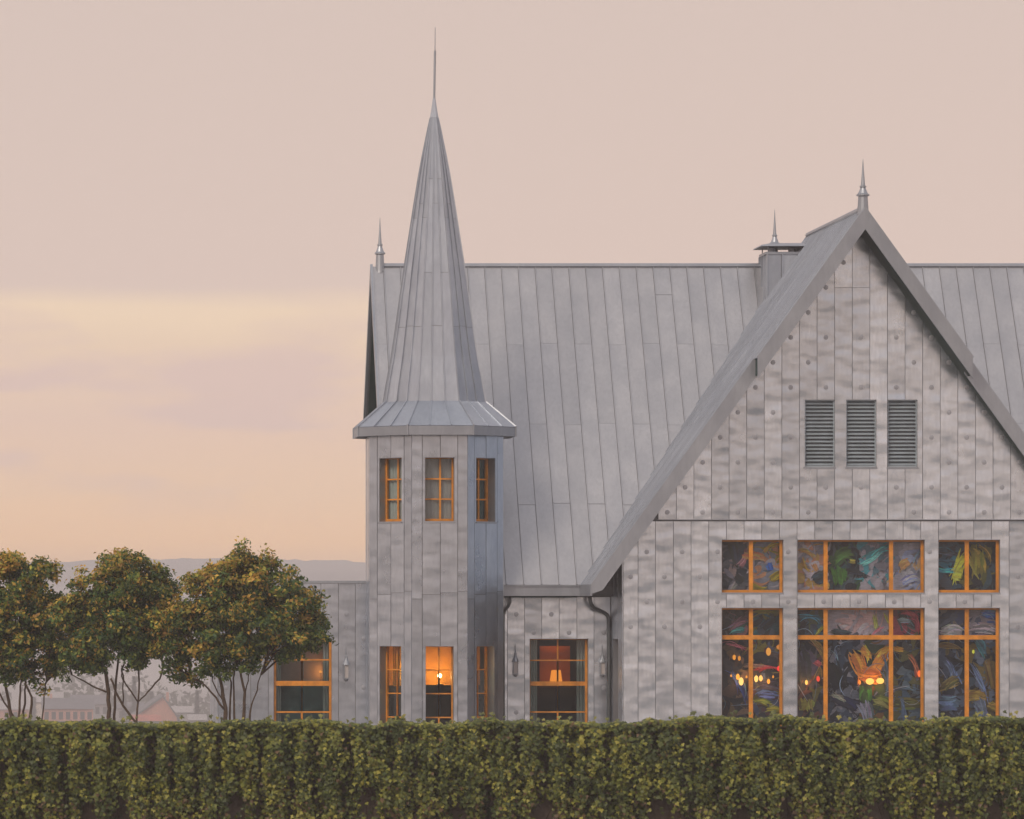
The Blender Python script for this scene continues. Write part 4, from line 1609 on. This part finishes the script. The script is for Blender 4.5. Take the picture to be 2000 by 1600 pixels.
for (a, b, r, c, e_, lab) in lamps:
    c = (c[0], c[1] * .82, c[2] * .7)
    r *= 1.2
    p = at(a, b, LYG)
    t = thing("glowing_lamp", lab, "lamp", (p.x, p.y, p.z - r), "lamps glowing behind the big gable windows")
    m_ = MB()
    sq_ = 1.35 if r < .09 else .62
    prof = [(r * math.sin(math.pi * i / 8) * .8 + .001, p.z - r * sq_ * math.cos(math.pi * i / 8)) for i in range(9)]
    m_.lathe((p.x, p.y), prof, 10)
    m_.build("lamp_globe", glow("glow_%d" % a, c, min(1.9, e_ * .8)), t, smooth=True)
    m_ = MB()
    m_.tube([(p.x, p.y, p.z + r * sq_ * .9), (p.x, p.y, p.z + r * sq_ + .05)], .008, 6)
    m_.build("lamp_cap", BRASS, t)
    if e_ > 2.1:
        ld = bpy.data.lights.new("glow_light_%d" % a, "POINT")
        ld.energy = 7.0
        ld.color = (1.0, .5, .15)
        ld.shadow_soft_size = r
        lo = bpy.data.objects.new("lamp_light", ld)
        COL.objects.link(lo)
        lo.location = (p.x, p.y - .02, p.z)
        lo.parent = t
        lo.matrix_parent_inverse = Matrix.Translation(-Vector(t.location))
# room behind: ceiling and floor so that no daylight leaks in from above
interior_box("room_ceiling", XW + .3, XW2 - .3, YG + .3, YB + 1.0, Z_(1030), Z_(1026), DARKROOM)


# ---- wall lanterns
def lantern(label, pxc, Yw, ytop, ybot):
    c = at(pxc, ytop, Yw - .10)
    z1, z0 = zat(ytop, Yw - .1), zat(ybot, Yw - .1)
    h = z1 - z0
    t = thing("wall_lantern", label, "lantern", (c.x, Yw - .03, z0), "zinc wall lanterns")
    x, y = c.x, Yw - .12
    m_ = MB()
    m_.box(x - .035, x + .035, Yw - .045, Yw - .026, z0 + .30 * h, z0 + .72 * h)
    m_.build("back_plate", ZINC_TRIM, t)
    m_ = MB()
    m_.tube([(x, Yw - .04, z0 + .62 * h), (x, Yw - .09, z0 + .66 * h), (x, y, z0 + .60 * h)], .010, 6)
    m_.build("bracket", ZINC_TRIM, t)
    b0, b1 = z0 + .10 * h, z0 + .46 * h
    w = .052
    m_ = MB()
    for sx in (-1, 1):
        for sy in (-1, 1):
            m_.box(x + sx * w - .007, x + sx * w + .007, y + sy * w - .007, y + sy * w + .007, b0, b1)
    m_.box(x - w - .012, x + w + .012, y - w - .012, y + w + .012, b0 - .025, b0 - .001)
    m_.lathe((x, y), [(.060, b0 - .026), (.05, b0 - .05), (.02, z0)], 8)
    m_.build("cage", ZINC_TRIM, t)
    m_ = MB()
    m_.box(x - w + .008, x + w - .008, y - w + .008, y + w - .008, b0 + .002, b1 - .002)
    m_.build("glass", BLIND, t)
    m_ = MB()
    m_.lathe((x, y), [(.085, b1 + .001), (.080, b1 + .02), (.035, b1 + .15 * h), (.018, b1 + .22 * h), (.026, b1 + .24 * h), (.014, b1 + .27 * h), (.004, z1)], 10)
    m_.build("lantern_cap", ZINC_TRIM, t)
    return t


lantern("slim grey wall lantern on the low wing beside the tower", 676.5, YWING, 1262, 1331)
lantern("slim grey wall lantern between the tower and the entrance window", 1007, YB, 1258, 1322)
lantern("slim grey wall lantern between the entrance window and the downpipe", 1177, YB, 1260, 1323)

# ================================================================== trees
def rot_from(nrm, spin):
    """arrays of rotation matrices whose third axis is nrm"""
    n = nrm / np.linalg.norm(nrm, axis=1, keepdims=True)
    ref = np.where(np.abs(n[:, 2:3]) > .9, np.array([[1.0, 0, 0]]), np.array([[0, 0, 1.0]]))
    a = np.cross(ref, n)
    a /= np.linalg.norm(a, axis=1, keepdims=True)
    b = np.cross(n, a)
    c, s = np.cos(spin)[:, None], np.sin(spin)[:, None]
    return np.stack([a * c + b * s, -a * s + b * c, n], -1)


def leaf_cloud(base, tris, pos, nrm, spin, size):
    R = rot_from(nrm, spin)
    V = np.einsum("nij,kj->nki", R, base) * size[:, None, None] + pos[:, None, :]
    n, k = len(pos), len(base)
    F = (tris[None] + (np.arange(n) * k)[:, None, None]).reshape(-1, tris.shape[1])
    return V.reshape(-1, 3), F


TL = np.array([(0, -.5, 0), (.26, -.05, .07), (0, .5, -.06), (-.26, -.05, .07)])
TLF = np.array([(0, 1, 2), (0, 2, 3)])
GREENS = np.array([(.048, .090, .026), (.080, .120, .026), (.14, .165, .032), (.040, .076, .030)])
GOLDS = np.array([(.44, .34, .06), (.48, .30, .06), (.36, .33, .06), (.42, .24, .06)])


def tree(label, base_px, stems, lobes, Y, n_leaf, seed, warm):
    rng = np.random.default_rng(seed)
    t = thing("multi_stem_tree", label, "tree", (xat(base_px, Y), Y, 0), "round crowned trees behind the hedge")
    m_ = MB()
    s_ = Y / FPX
    for pts, w0, w1, dy in stems:
        P = [Vector((xat(a, Y), Y + dy * (0.3 + .7 * i / max(1, len(pts) - 1)), zat(b, Y))) for i, (a, b) in enumerate(pts)]
        if pts[0][1] >= 1390:       # goes on down to the ground
            q = P[0]
            P = [Vector((q.x * .55 + xat(base_px, Y) * .45, Y + dy * .1, 0.0))] + P
            rads = [w0 * .62 * s_] + list(np.linspace(w0 * .5, w1 * .5, len(P) - 1) * s_)
        else:
            rads = list(np.linspace(w0 * .5, w1 * .5, len(P)) * s_)
        # smooth the path a little
        Q, R_ = [P[0]], [rads[0]]
        for i in range(len(P) - 1):
            for f in (.33, .67, 1.0):
                j = Vector((rng.normal(0, .012), rng.normal(0, .012), 0)) if f < 1 else Vector((0, 0, 0))
                Q.append(P[i].lerp(P[i + 1], f) + j)
                R_.append(rads[i] + (rads[i + 1] - rads[i]) * f)
        m_.tube(Q, R_, 7)
    # twigs reaching into the crown
    tops = [p[0][-1] for p in stems]
    for (a, b, r) in lobes:
        s0 = min(tops, key=lambda q: (q[0] - a) ** 2 + (q[1] - b) ** 2)
        p0 = Vector((xat(s0[0], Y), Y, zat(s0[1], Y)))
        p1 = Vector((xat(a, Y), Y + rng.normal(0, .2), zat(b, Y)))
        mid = p0.lerp(p1, .5) + Vector((rng.normal(0, .05), rng.normal(0, .1), .05))
        m_.tube([p0, mid, p1], [.022, .015, .006], 5)
        for _ in range(5):
            d = Vector(rng.normal(0, 1, 3)).normalized() * r * s_ * .85
            m_.tube([p1.lerp(p0, rng.uniform(0, .5)), p1 + d], [.008, .003], 4)
    m_.build("trunk", BARK, t, smooth=True)
    # crown: sprays of leaves through the lobes, thickest near their skins
    A = np.array([l[2] ** 2 for l in lobes], float)
    A /= A.sum()
    n_sp = n_leaf // 60
    li = rng.choice(len(lobes), n_sp, p=A)
    L = np.array(lobes, float)
    c = np.stack([xat(L[li, 0], Y), np.full(n_sp, Y), zat(L[li, 1], Y)], -1)
    r = L[li, 2] * s_ * 1.07
    d = rng.normal(0, 1, (n_sp, 3))
    d /= np.linalg.norm(d, axis=1, keepdims=True)
    d[:, 1] -= .25
    rad = rng.uniform(.35, 1, n_sp) ** .55
    sp = c + d * (r * rad)[:, None] * np.array([1.0, 1.0, .95])
    gold = np.clip(warm + .30 * rad + .50 * d[:, 2] - .28 * d[:, 0] - .58 + rng.normal(0, .22, n_sp), 0, 1)  # golden young growth, weighted up and left to put the sunlit side into colour
    idx = rng.integers(0, n_sp, n_leaf)
    off = rng.normal(0, 1, (n_leaf, 3))
    off /= np.linalg.norm(off, axis=1, keepdims=True)
    pos = sp[idx] + off * (rng.uniform(0, 1, n_leaf) ** .6 * .175)[:, None] * np.array([1.1, 1.1, .8])
    # loose shoots standing out of the outline
    wh = rng.uniform(0, 1, n_sp)[idx] < .06
    pos[wh] += d[idx][wh] * rng.uniform(.05, .26, (int(wh.sum()), 1))
    nrm = d[idx] * .7 + rng.normal(0, .75, (n_leaf, 3)) + np.array([0, -.15, .45])
    V, F = leaf_cloud(TL, TLF, pos, nrm, rng.uniform(0, 6.28, n_leaf), rng.uniform(.055, .120, n_leaf))
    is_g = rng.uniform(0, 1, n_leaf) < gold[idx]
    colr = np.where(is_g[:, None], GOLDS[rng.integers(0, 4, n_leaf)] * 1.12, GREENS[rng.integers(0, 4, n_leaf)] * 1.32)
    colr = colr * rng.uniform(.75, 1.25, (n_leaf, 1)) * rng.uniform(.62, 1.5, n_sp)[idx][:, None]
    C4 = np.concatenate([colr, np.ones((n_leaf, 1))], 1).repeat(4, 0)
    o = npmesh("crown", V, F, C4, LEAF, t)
    tag(o, kind="stuff")
    return t


YT = 100.0
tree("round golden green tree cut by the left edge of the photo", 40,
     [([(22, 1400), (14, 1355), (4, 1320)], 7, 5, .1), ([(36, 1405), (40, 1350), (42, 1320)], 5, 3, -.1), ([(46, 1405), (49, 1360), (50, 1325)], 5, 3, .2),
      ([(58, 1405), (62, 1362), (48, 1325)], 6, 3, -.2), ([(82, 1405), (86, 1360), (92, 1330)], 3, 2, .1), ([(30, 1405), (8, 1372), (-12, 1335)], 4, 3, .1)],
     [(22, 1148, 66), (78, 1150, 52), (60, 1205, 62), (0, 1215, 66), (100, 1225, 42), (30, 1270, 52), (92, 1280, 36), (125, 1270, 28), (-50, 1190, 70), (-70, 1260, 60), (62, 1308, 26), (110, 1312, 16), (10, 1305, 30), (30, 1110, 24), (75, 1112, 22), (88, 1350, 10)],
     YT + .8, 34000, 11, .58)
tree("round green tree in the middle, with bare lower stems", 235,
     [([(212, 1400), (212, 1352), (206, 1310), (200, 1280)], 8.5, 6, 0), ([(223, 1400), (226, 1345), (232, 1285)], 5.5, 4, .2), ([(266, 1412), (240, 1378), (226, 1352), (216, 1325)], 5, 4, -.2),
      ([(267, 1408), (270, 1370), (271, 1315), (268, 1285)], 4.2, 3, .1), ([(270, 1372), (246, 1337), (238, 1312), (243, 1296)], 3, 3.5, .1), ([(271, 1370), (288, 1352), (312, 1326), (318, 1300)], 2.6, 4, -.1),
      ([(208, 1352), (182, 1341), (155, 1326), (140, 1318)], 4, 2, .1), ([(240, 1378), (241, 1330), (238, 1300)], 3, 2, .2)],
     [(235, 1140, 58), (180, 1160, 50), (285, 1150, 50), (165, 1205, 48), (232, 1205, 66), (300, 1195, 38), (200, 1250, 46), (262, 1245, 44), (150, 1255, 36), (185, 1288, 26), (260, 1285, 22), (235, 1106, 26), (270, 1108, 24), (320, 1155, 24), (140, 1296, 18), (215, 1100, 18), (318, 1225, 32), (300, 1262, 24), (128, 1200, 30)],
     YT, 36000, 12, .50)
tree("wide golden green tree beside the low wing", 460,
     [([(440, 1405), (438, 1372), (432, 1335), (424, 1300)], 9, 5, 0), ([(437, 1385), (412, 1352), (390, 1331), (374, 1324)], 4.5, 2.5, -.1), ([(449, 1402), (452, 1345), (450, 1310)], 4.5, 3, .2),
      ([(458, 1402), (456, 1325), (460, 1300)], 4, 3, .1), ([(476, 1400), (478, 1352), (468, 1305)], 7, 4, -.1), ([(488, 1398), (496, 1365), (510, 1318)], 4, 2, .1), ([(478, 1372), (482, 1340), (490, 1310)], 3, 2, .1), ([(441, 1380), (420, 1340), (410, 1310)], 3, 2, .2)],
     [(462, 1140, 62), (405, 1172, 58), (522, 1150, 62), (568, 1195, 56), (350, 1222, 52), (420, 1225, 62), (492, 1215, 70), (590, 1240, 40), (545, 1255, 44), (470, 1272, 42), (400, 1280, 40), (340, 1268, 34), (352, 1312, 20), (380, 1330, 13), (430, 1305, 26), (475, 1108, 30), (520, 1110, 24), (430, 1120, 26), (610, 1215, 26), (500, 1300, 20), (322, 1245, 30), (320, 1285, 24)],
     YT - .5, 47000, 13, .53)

# ================================================================== ivy hedge on its wall
YHD = 80.0
HX0, HX1 = -3.0, 19.2
m = M("brown_wall_render")
p = m.princ((.15, .10, .075), .9)
n1 = m.noise(m.coords((1, 1, 1)), 2.2, 6.0, .65)
m.l(m.ramp(n1, [(.3, (.11, .082, .062)), (.7, (.22, .165, .125))]), p.inputs["Base Color"])
m.l(m.bump(m.noise(m.coords(), 18, 5.0), .5, .03), p.inputs["Normal"])
mb = MB()
mb.box(HX0, HX1, YHD, YHD + .30, 0, 1.44)
mb.box(HX0 - .02, HX1 + .02, YHD - .03, YHD + .33, 1.44, 1.51)
gw = mb.build("garden_wall", m.m)
tag(gw, "brown rendered garden wall showing through the ivy near the bottom", "wall")

hedge = thing("ivy_hedge", "long dense olive green ivy hedge along the bottom of the photo", "hedge", (8.0, YHD, 0))
IV = [(0, 0, .04)]
for ang, r in ((-90, .12), (-52, .52), (-22, .36), (8, .60), (42, .40), (90, .78), (138, .40), (172, .60), (202, .36), (232, .52)):
    w = math.radians(ang)
    IV.append((r * math.cos(w), r * math.sin(w) - .1, -.16 * (r / .78) ** 2))
IV = np.array(IV)
IVF = np.array([(0, i, i % 10 + 1) for i in range(1, 11)])


def hnoise(x, k):
    return np.sin(x * 1.7 + k) * .5 + np.sin(x * 4.1 + 2 * k) * .3 + np.sin(x * 9.3 + 3 * k) * .2


def hedge_top(x):
    return 1.585 + .05 * hnoise(x, 1.0) + .04 * hnoise(x * 3, 2.2) + .055 * sstep(9.4, 10.2, x) - .03 * sstep(12.3, 13.2, x) + .03 * sstep(14.5, 15.2, x)


def bare(x, z):
    """how bare the foot of the hedge is, at places along it"""
    spots = [(1.0, .10, .35), (1.55, .10, .42), (3.35, .14, .45), (5.45, .15, .62), (6.9, .12, .3), (8.2, .2, .3), (10.1, .2, .42), (11.4, .12, .3), (12.1, .12, .45), (13.5, .16, .36), (14.6, .15, .4), (15.4, .1, .35)]
    b_ = np.zeros_like(x)
    for c, w, h in spots:
        b_ = np.maximum(b_, np.exp(-((x - c) / (w * 1.35)) ** 2) * np.clip((h + .08 - z) / .20, 0, 1))
    return np.clip(1.25 * b_ + .20 * np.clip((.34 - z) / .34, 0, 1), 0, .97)


NS = 20000                       # trailing shoots, each a string of leaves hanging over the ones below
ax = RNG.uniform(HX0, HX1, NS)
# they gather in upright drapes
dr = .07 + .93 * (.5 + .5 * np.sin(ax * 16.0 + 1.6 * np.sin(ax * 2.1) + .8 * np.sin(ax * 5.7))) ** 2.2
ax = ax[RNG.uniform(0, 1, NS) < dr]
NS = len(ax)
az = RNG.uniform(.06, 1.0, NS) ** .95 * hedge_top(ax)
sl = RNG.uniform(.16, .50, NS)
so = .04 + .40 * RNG.uniform(0, 1, NS) ** 1.4
nl = 9
tt = np.tile(np.linspace(0, 1, nl), NS) + RNG.uniform(-.05, .05, NS * nl)
rp = lambda q: q.repeat(nl)
hx = rp(ax) + RNG.normal(0, .035, NS * nl) + rp(RNG.normal(0, .06, NS)) * tt
hz = rp(az) - rp(sl) * tt + RNG.normal(0, .012, NS * nl)
fy = YHD - .10 - rp(so) * np.sin(np.clip(tt, 0, 1) * 2.2) - RNG.uniform(0, .05, NS * nl) - rp(.05 * np.sin(ax * 4.3 + az * 3))
# the crest, and a mat of leaves against the wall, tinted dark for gap shade
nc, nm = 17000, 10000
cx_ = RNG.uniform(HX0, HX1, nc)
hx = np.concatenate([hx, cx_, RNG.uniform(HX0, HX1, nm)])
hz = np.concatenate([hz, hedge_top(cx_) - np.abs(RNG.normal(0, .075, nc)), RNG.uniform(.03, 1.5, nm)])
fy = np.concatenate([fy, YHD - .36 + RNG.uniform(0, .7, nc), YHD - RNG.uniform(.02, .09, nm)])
tp = hedge_top(hx)
hz = np.minimum(hz, tp + RNG.uniform(-.02, .03, len(hz)))
keepm = (RNG.uniform(0, 1, len(hx)) > bare(hx, hz)) & (hz > .02)
hx, hz, fy, tp = hx[keepm], hz[keepm], fy[keepm], tp[keepm]
NH = len(hx)
ontop = hz > tp - .10
pos = np.stack([hx, fy, hz], -1)
nrm = np.stack([RNG.normal(0, .45, NH), np.full(NH, -1.0), RNG.normal(.75, .42, NH)], -1)
nrm[ontop] += np.array([0, .2, .7])
size = RNG.uniform(.044, .082, NH)
V, F = leaf_cloud(IV, IVF, pos, nrm, RNG.normal(math.pi, .55, NH), size)
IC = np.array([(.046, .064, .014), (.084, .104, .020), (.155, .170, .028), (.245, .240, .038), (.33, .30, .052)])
tone = np.concatenate([rp(RNG.normal(0, .75, NS)), RNG.normal(.3, .5, nc), RNG.normal(-.5, .4, nm)])[keepm]  # mat leaves take darker tones, gap shade put into their colour
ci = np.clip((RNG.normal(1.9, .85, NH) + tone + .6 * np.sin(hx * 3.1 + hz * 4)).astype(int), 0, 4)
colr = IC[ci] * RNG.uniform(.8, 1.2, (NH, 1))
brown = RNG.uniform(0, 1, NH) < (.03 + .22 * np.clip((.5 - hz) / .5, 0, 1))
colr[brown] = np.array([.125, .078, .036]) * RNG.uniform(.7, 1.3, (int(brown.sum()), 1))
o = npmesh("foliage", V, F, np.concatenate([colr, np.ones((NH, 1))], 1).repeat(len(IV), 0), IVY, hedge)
tag(o, kind="stuff")
# a dark mat of stems behind the leaves
m_ = MB()
for _ in range(420):
    x = random.uniform(HX0, HX1)
    z0 = random.uniform(0, .5)
    pts = [(x, YHD - .05, z0)]
    for i in range(4):
        x += random.gauss(0, .05)
        pts.append((x, YHD - .04 - random.uniform(0, .06), z0 + (i + 1) * random.uniform(.12, .28)))
    pts = [(a, b, min(c, 1.5)) for a, b, c in pts]
    m_.tube(pts, random.uniform(.004, .010), 4, cap=False)
tag(m_.build("stem", TWIG, hedge), kind="stuff")
# single leaves: sprigs along the crest and the largest ones on the face
leaf_me = bpy.data.meshes.new("leaf")
leaf_me.from_pydata([tuple(v) for v in IV], [], [tuple(f) for f in IVF])
leaf_me.materials.append(IVY_ONE)
for k in range(290):
    if k < 190:
        x = random.uniform(-.6, 16.2)
        z = float(hedge_top(np.array([x]))[0]) + random.uniform(-.03, .13) * random.random() ** .5
        y = YHD - random.uniform(-.05, .36)
        nv = Vector((random.gauss(0, .5), -.9, random.gauss(.75, .4)))
    else:
        x = random.uniform(-.6, 16.2)
        z = random.uniform(.35, 1.5)
        y = YHD - .40 - random.uniform(0, .08)
        nv = Vector((random.gauss(0, .35), -1, random.gauss(.45, .3)))
    o = bpy.data.objects.new("leaf", leaf_me)
    COL.objects.link(o)
    o.parent = hedge
    o.matrix_parent_inverse = Matrix.Translation(-Vector(hedge.location))
    q = nv.to_track_quat("Z", "Y")
    o.matrix_basis = Matrix.Translation((x, y, z)) @ q.to_matrix().to_4x4() @ Matrix.Rotation(random.gauss(math.pi, .6), 4, "Z") @ Matrix.Scale(random.uniform(.055, .085), 4)

# ================================================================== the town in the valley
PINK = plain("salmon_render", (.50, .25, .19), .9, 0, .1, .5)
CREAM = plain("cream_render", (.55, .48, .42), .9, 0, .1, .5)
GREYW = plain("grey_render", (.30, .29, .30), .9, 0, .1, .5)
SLATE = plain("slate_roof", (.12, .12, .135), .8, 0, .2, .6)
TILE = plain("red_tile_roof", (.40, .13, .09), .85, 0, .2, .6)
GREYR = plain("pale_roof", (.33, .31, .31), .85, 0, .15, .6)
PANE = plain("far_window_glass", (.04, .045, .05), .2)


def town_house(label, x0, x1, yeave, yridge, Y, depth, wall, roof_m, gable_front=False, cols=0, ridge_px=None, chimneys=()):
    X0, X1 = xat(x0, Y), xat(x1, Y)
    ze, zr = zat(yeave, Y), zat(yridge, Y)
    zb = float(ground_z(np.array([(X0 + X1) / 2]), np.array([Y]))[0]) - .5
    t = thing("town_house", label, "house", ((X0 + X1) / 2, Y, zb), "houses of the hazy town")
    m_ = MB()
    if gable_front:
        xm = xat(ridge_px, Y) if ridge_px else (X0 + X1) / 2
        m_.prism([(X0, zb), (X1, zb), (X1, ze), (xm, zr), (X0, ze)], "y", Y, Y + depth)
        m_.build("wall", wall, t)
        m_ = MB()
        ov, th = .7, .4
        for xe in (X0, X1):
            s = -1 if xe < xm else 1
            k = (zr - ze) / (xm - xe)
            m_.prism([(xm, zr + .03), (xe + s * ov, ze + k * s * ov + .03), (xe + s * ov, ze + k * s * ov + .03 + th), (xm, zr + th + .03)], "y", Y - .4, Y + depth + .4)
        rf = m_.build("roof", roof_m, t)
    else:
        m_.box(X0, X1, Y, Y + depth, zb, ze)
        m_.build("wall", wall, t)
        m_ = MB()
        m_.prism([(Y - .4, ze + .02), (Y + depth / 2, zr), (Y + depth + .4, ze + .02)], "x", X0 - .3, X1 + .3)
        rf = m_.build("roof", roof_m, t)
    for cxp in chimneys:
        m_ = MB()
        xc = xat(cxp, Y)
        m_.box(xc - .25, xc + .25, Y + depth / 2 - .3, Y + depth / 2 + .3, zr - 1.0, zr + .8)
        m_.build("chimney", wall, rf)
    for r in range(2 if cols else 0):
        for c in range(cols):
            xc = X0 + (X1 - X0) * (c + .5) / cols
            z1 = ze - .55 - r * 2.9
            m_ = MB()
            m_.box(xc - .42, xc + .42, Y - .03, Y + .02, z1 - 1.5, z1)
            m_.build("window", PANE, t)
    return t


town_house("long salmon house with flat grey roof behind the bare stems", 84, 182, 1385, 1364, 980, 12, PINK, SLATE, cols=7, chimneys=(100,))
town_house("grey block with slate roof just right of the long salmon house", 140, 212, 1376, 1358, 1060, 12, GREYW, SLATE, cols=5)
town_house("salmon gabled house with slate roof right of the middle tree", 262, 346, 1402, 1362, 960, 20, PINK, SLATE, True, cols=3, ridge_px=318, chimneys=(330,))
town_house("low house with red tiled roof in front of the gabled one", 258, 312, 1411, 1397, 920, 10, CREAM, TILE)
town_house("pale wide roofed house far left behind the first tree", 26, 122, 1372, 1352, 1120, 13, CREAM, GREYR, cols=4)
town_house("small pale house near the wing's left corner", 370, 402, 1407, 1396, 950, 9, CREAM, GREYR, cols=2)
town_house("salmon house at the left edge of the photo", -30, 56, 1386, 1370, 1050, 12, PINK, GREYR, cols=5)
town_house("grey roofed house among the conifers in the haze", 228, 280, 1384, 1372, 1100, 12, GREYW, SLATE, cols=3)
town_house("pale far house left of the slim conifer", 338, 380, 1392, 1380, 1120, 12, GREYW, GREYR, cols=2)

CON = plain("conifer_needles", (.035, .055, .045), .9, 0, .3, 1.0)


def conifer(label, pxc, ytop, wpx, Y, seed):
    rng = random.Random(seed)
    X = xat(pxc, Y)
    zt = zat(ytop, Y)
    zb = float(ground_z(np.array([X]), np.array([Y]))[0]) - .3
    h = zt - zb
    w = wpx * Y / FPX / 2
    t = thing("conifer_tree", label, "tree", (X, Y, zb), "dark conifers of the hazy town")
    m_ = MB()
    m_.tube([(X, Y, zb), (X, Y, zb + h * .9)], [.22, .06], 6)
    m_.build("trunk", BARK, t)
    vs, fs = [], []
    for i in range(900):
        f = rng.random() ** .8
        z = zb + h * (.10 + .9 * f)
        r = w * (1 - f) ** .8 * (.7 + .3 * math.sin(f * 40)) * rng.uniform(.5, 1.05) + .05
        a = rng.uniform(0, 2 * math.pi)
        c = Vector((X + r * math.cos(a), Y + r * math.sin(a), z - r * .25))
        d = Vector((math.cos(a), math.sin(a), -.35)) * rng.uniform(.4, .8)
        s_ = Vector((-math.sin(a), math.cos(a), 0)) * rng.uniform(.2, .4)
        b = len(vs)
        vs += [c - d * .6 - s_, c - d * .6 + s_, c + d]
        fs.append((b, b + 1, b + 2))
    o = mesh("crown", vs, fs, CON, t)
    tag(o, kind="stuff")


conifer("tall dark conifer between the stems of the middle tree", 262, 1322, 34, 1010, 1)
conifer("slim dark conifer left of the wing's corner", 385, 1349, 20, 1010, 2)
conifer("small conifer just right of the tall dark one", 297, 1352, 14, 1080, 3)
conifer("pointed conifer above the gabled house's roof", 316, 1356, 12, 1090, 4)
conifer("low conifer left of the tall dark one", 243, 1352, 18, 1100, 5)
conifer("broad conifer at the left end of the long house", 66, 1362, 22, 1100, 6)

# hazy woodland masses across the valley floor
def wood_band():
    n = 14000
    X = RNG.uniform(-60, 330, n)
    Y = RNG.uniform(1130, 1260, n)
    z = ground_z(X, Y) + RNG.uniform(0, 1, n) ** .7 * (7.5 + 2.6 * np.sin(X / 9.0) + 2.0 * np.sin(X / 3.7 + Y / 11))
    pos = np.stack([X, Y, z], -1)
    nrm = RNG.normal(0, 1, (n, 3)) + np.array([0, -.6, .7])
    V, F = leaf_cloud(TL, TLF, pos, nrm, RNG.uniform(0, 6.28, n), RNG.uniform(1.1, 2.4, n))
    c = np.array([.045, .058, .032]) * RNG.uniform(.6, 1.5, (n, 1))
    o = npmesh("distant_wood", V, F, np.concatenate([c, np.ones((n, 1))], 1).repeat(4, 0), LEAF)
    tag(o, "hazy far-off wood across the valley behind the town", "wood", kind="stuff")


wood_band()

# ================================================================== haze over the valley
mb = MB()
mb.box(-1320, 1320, -620, 2420, -30.0, 22.5)
hz_m = bpy.data.materials.new("valley_haze")
hz_m.use_nodes = True
ht = hz_m.node_tree
ht.nodes.clear()
ho = ht.nodes.new("ShaderNodeOutputMaterial")
hv = ht.nodes.new("ShaderNodeVolumePrincipled")
hv.inputs["Color"].default_value = (0.98, 0.93, 0.97, 1)
hv.inputs["Density"].default_value = 0.00065
hv.inputs["Anisotropy"].default_value = -0.25
ht.links.new(hv.outputs[0], ho.inputs["Volume"])
hz_o = mb.build("haze", hz_m)
tag(hz_o, kind="stuff")
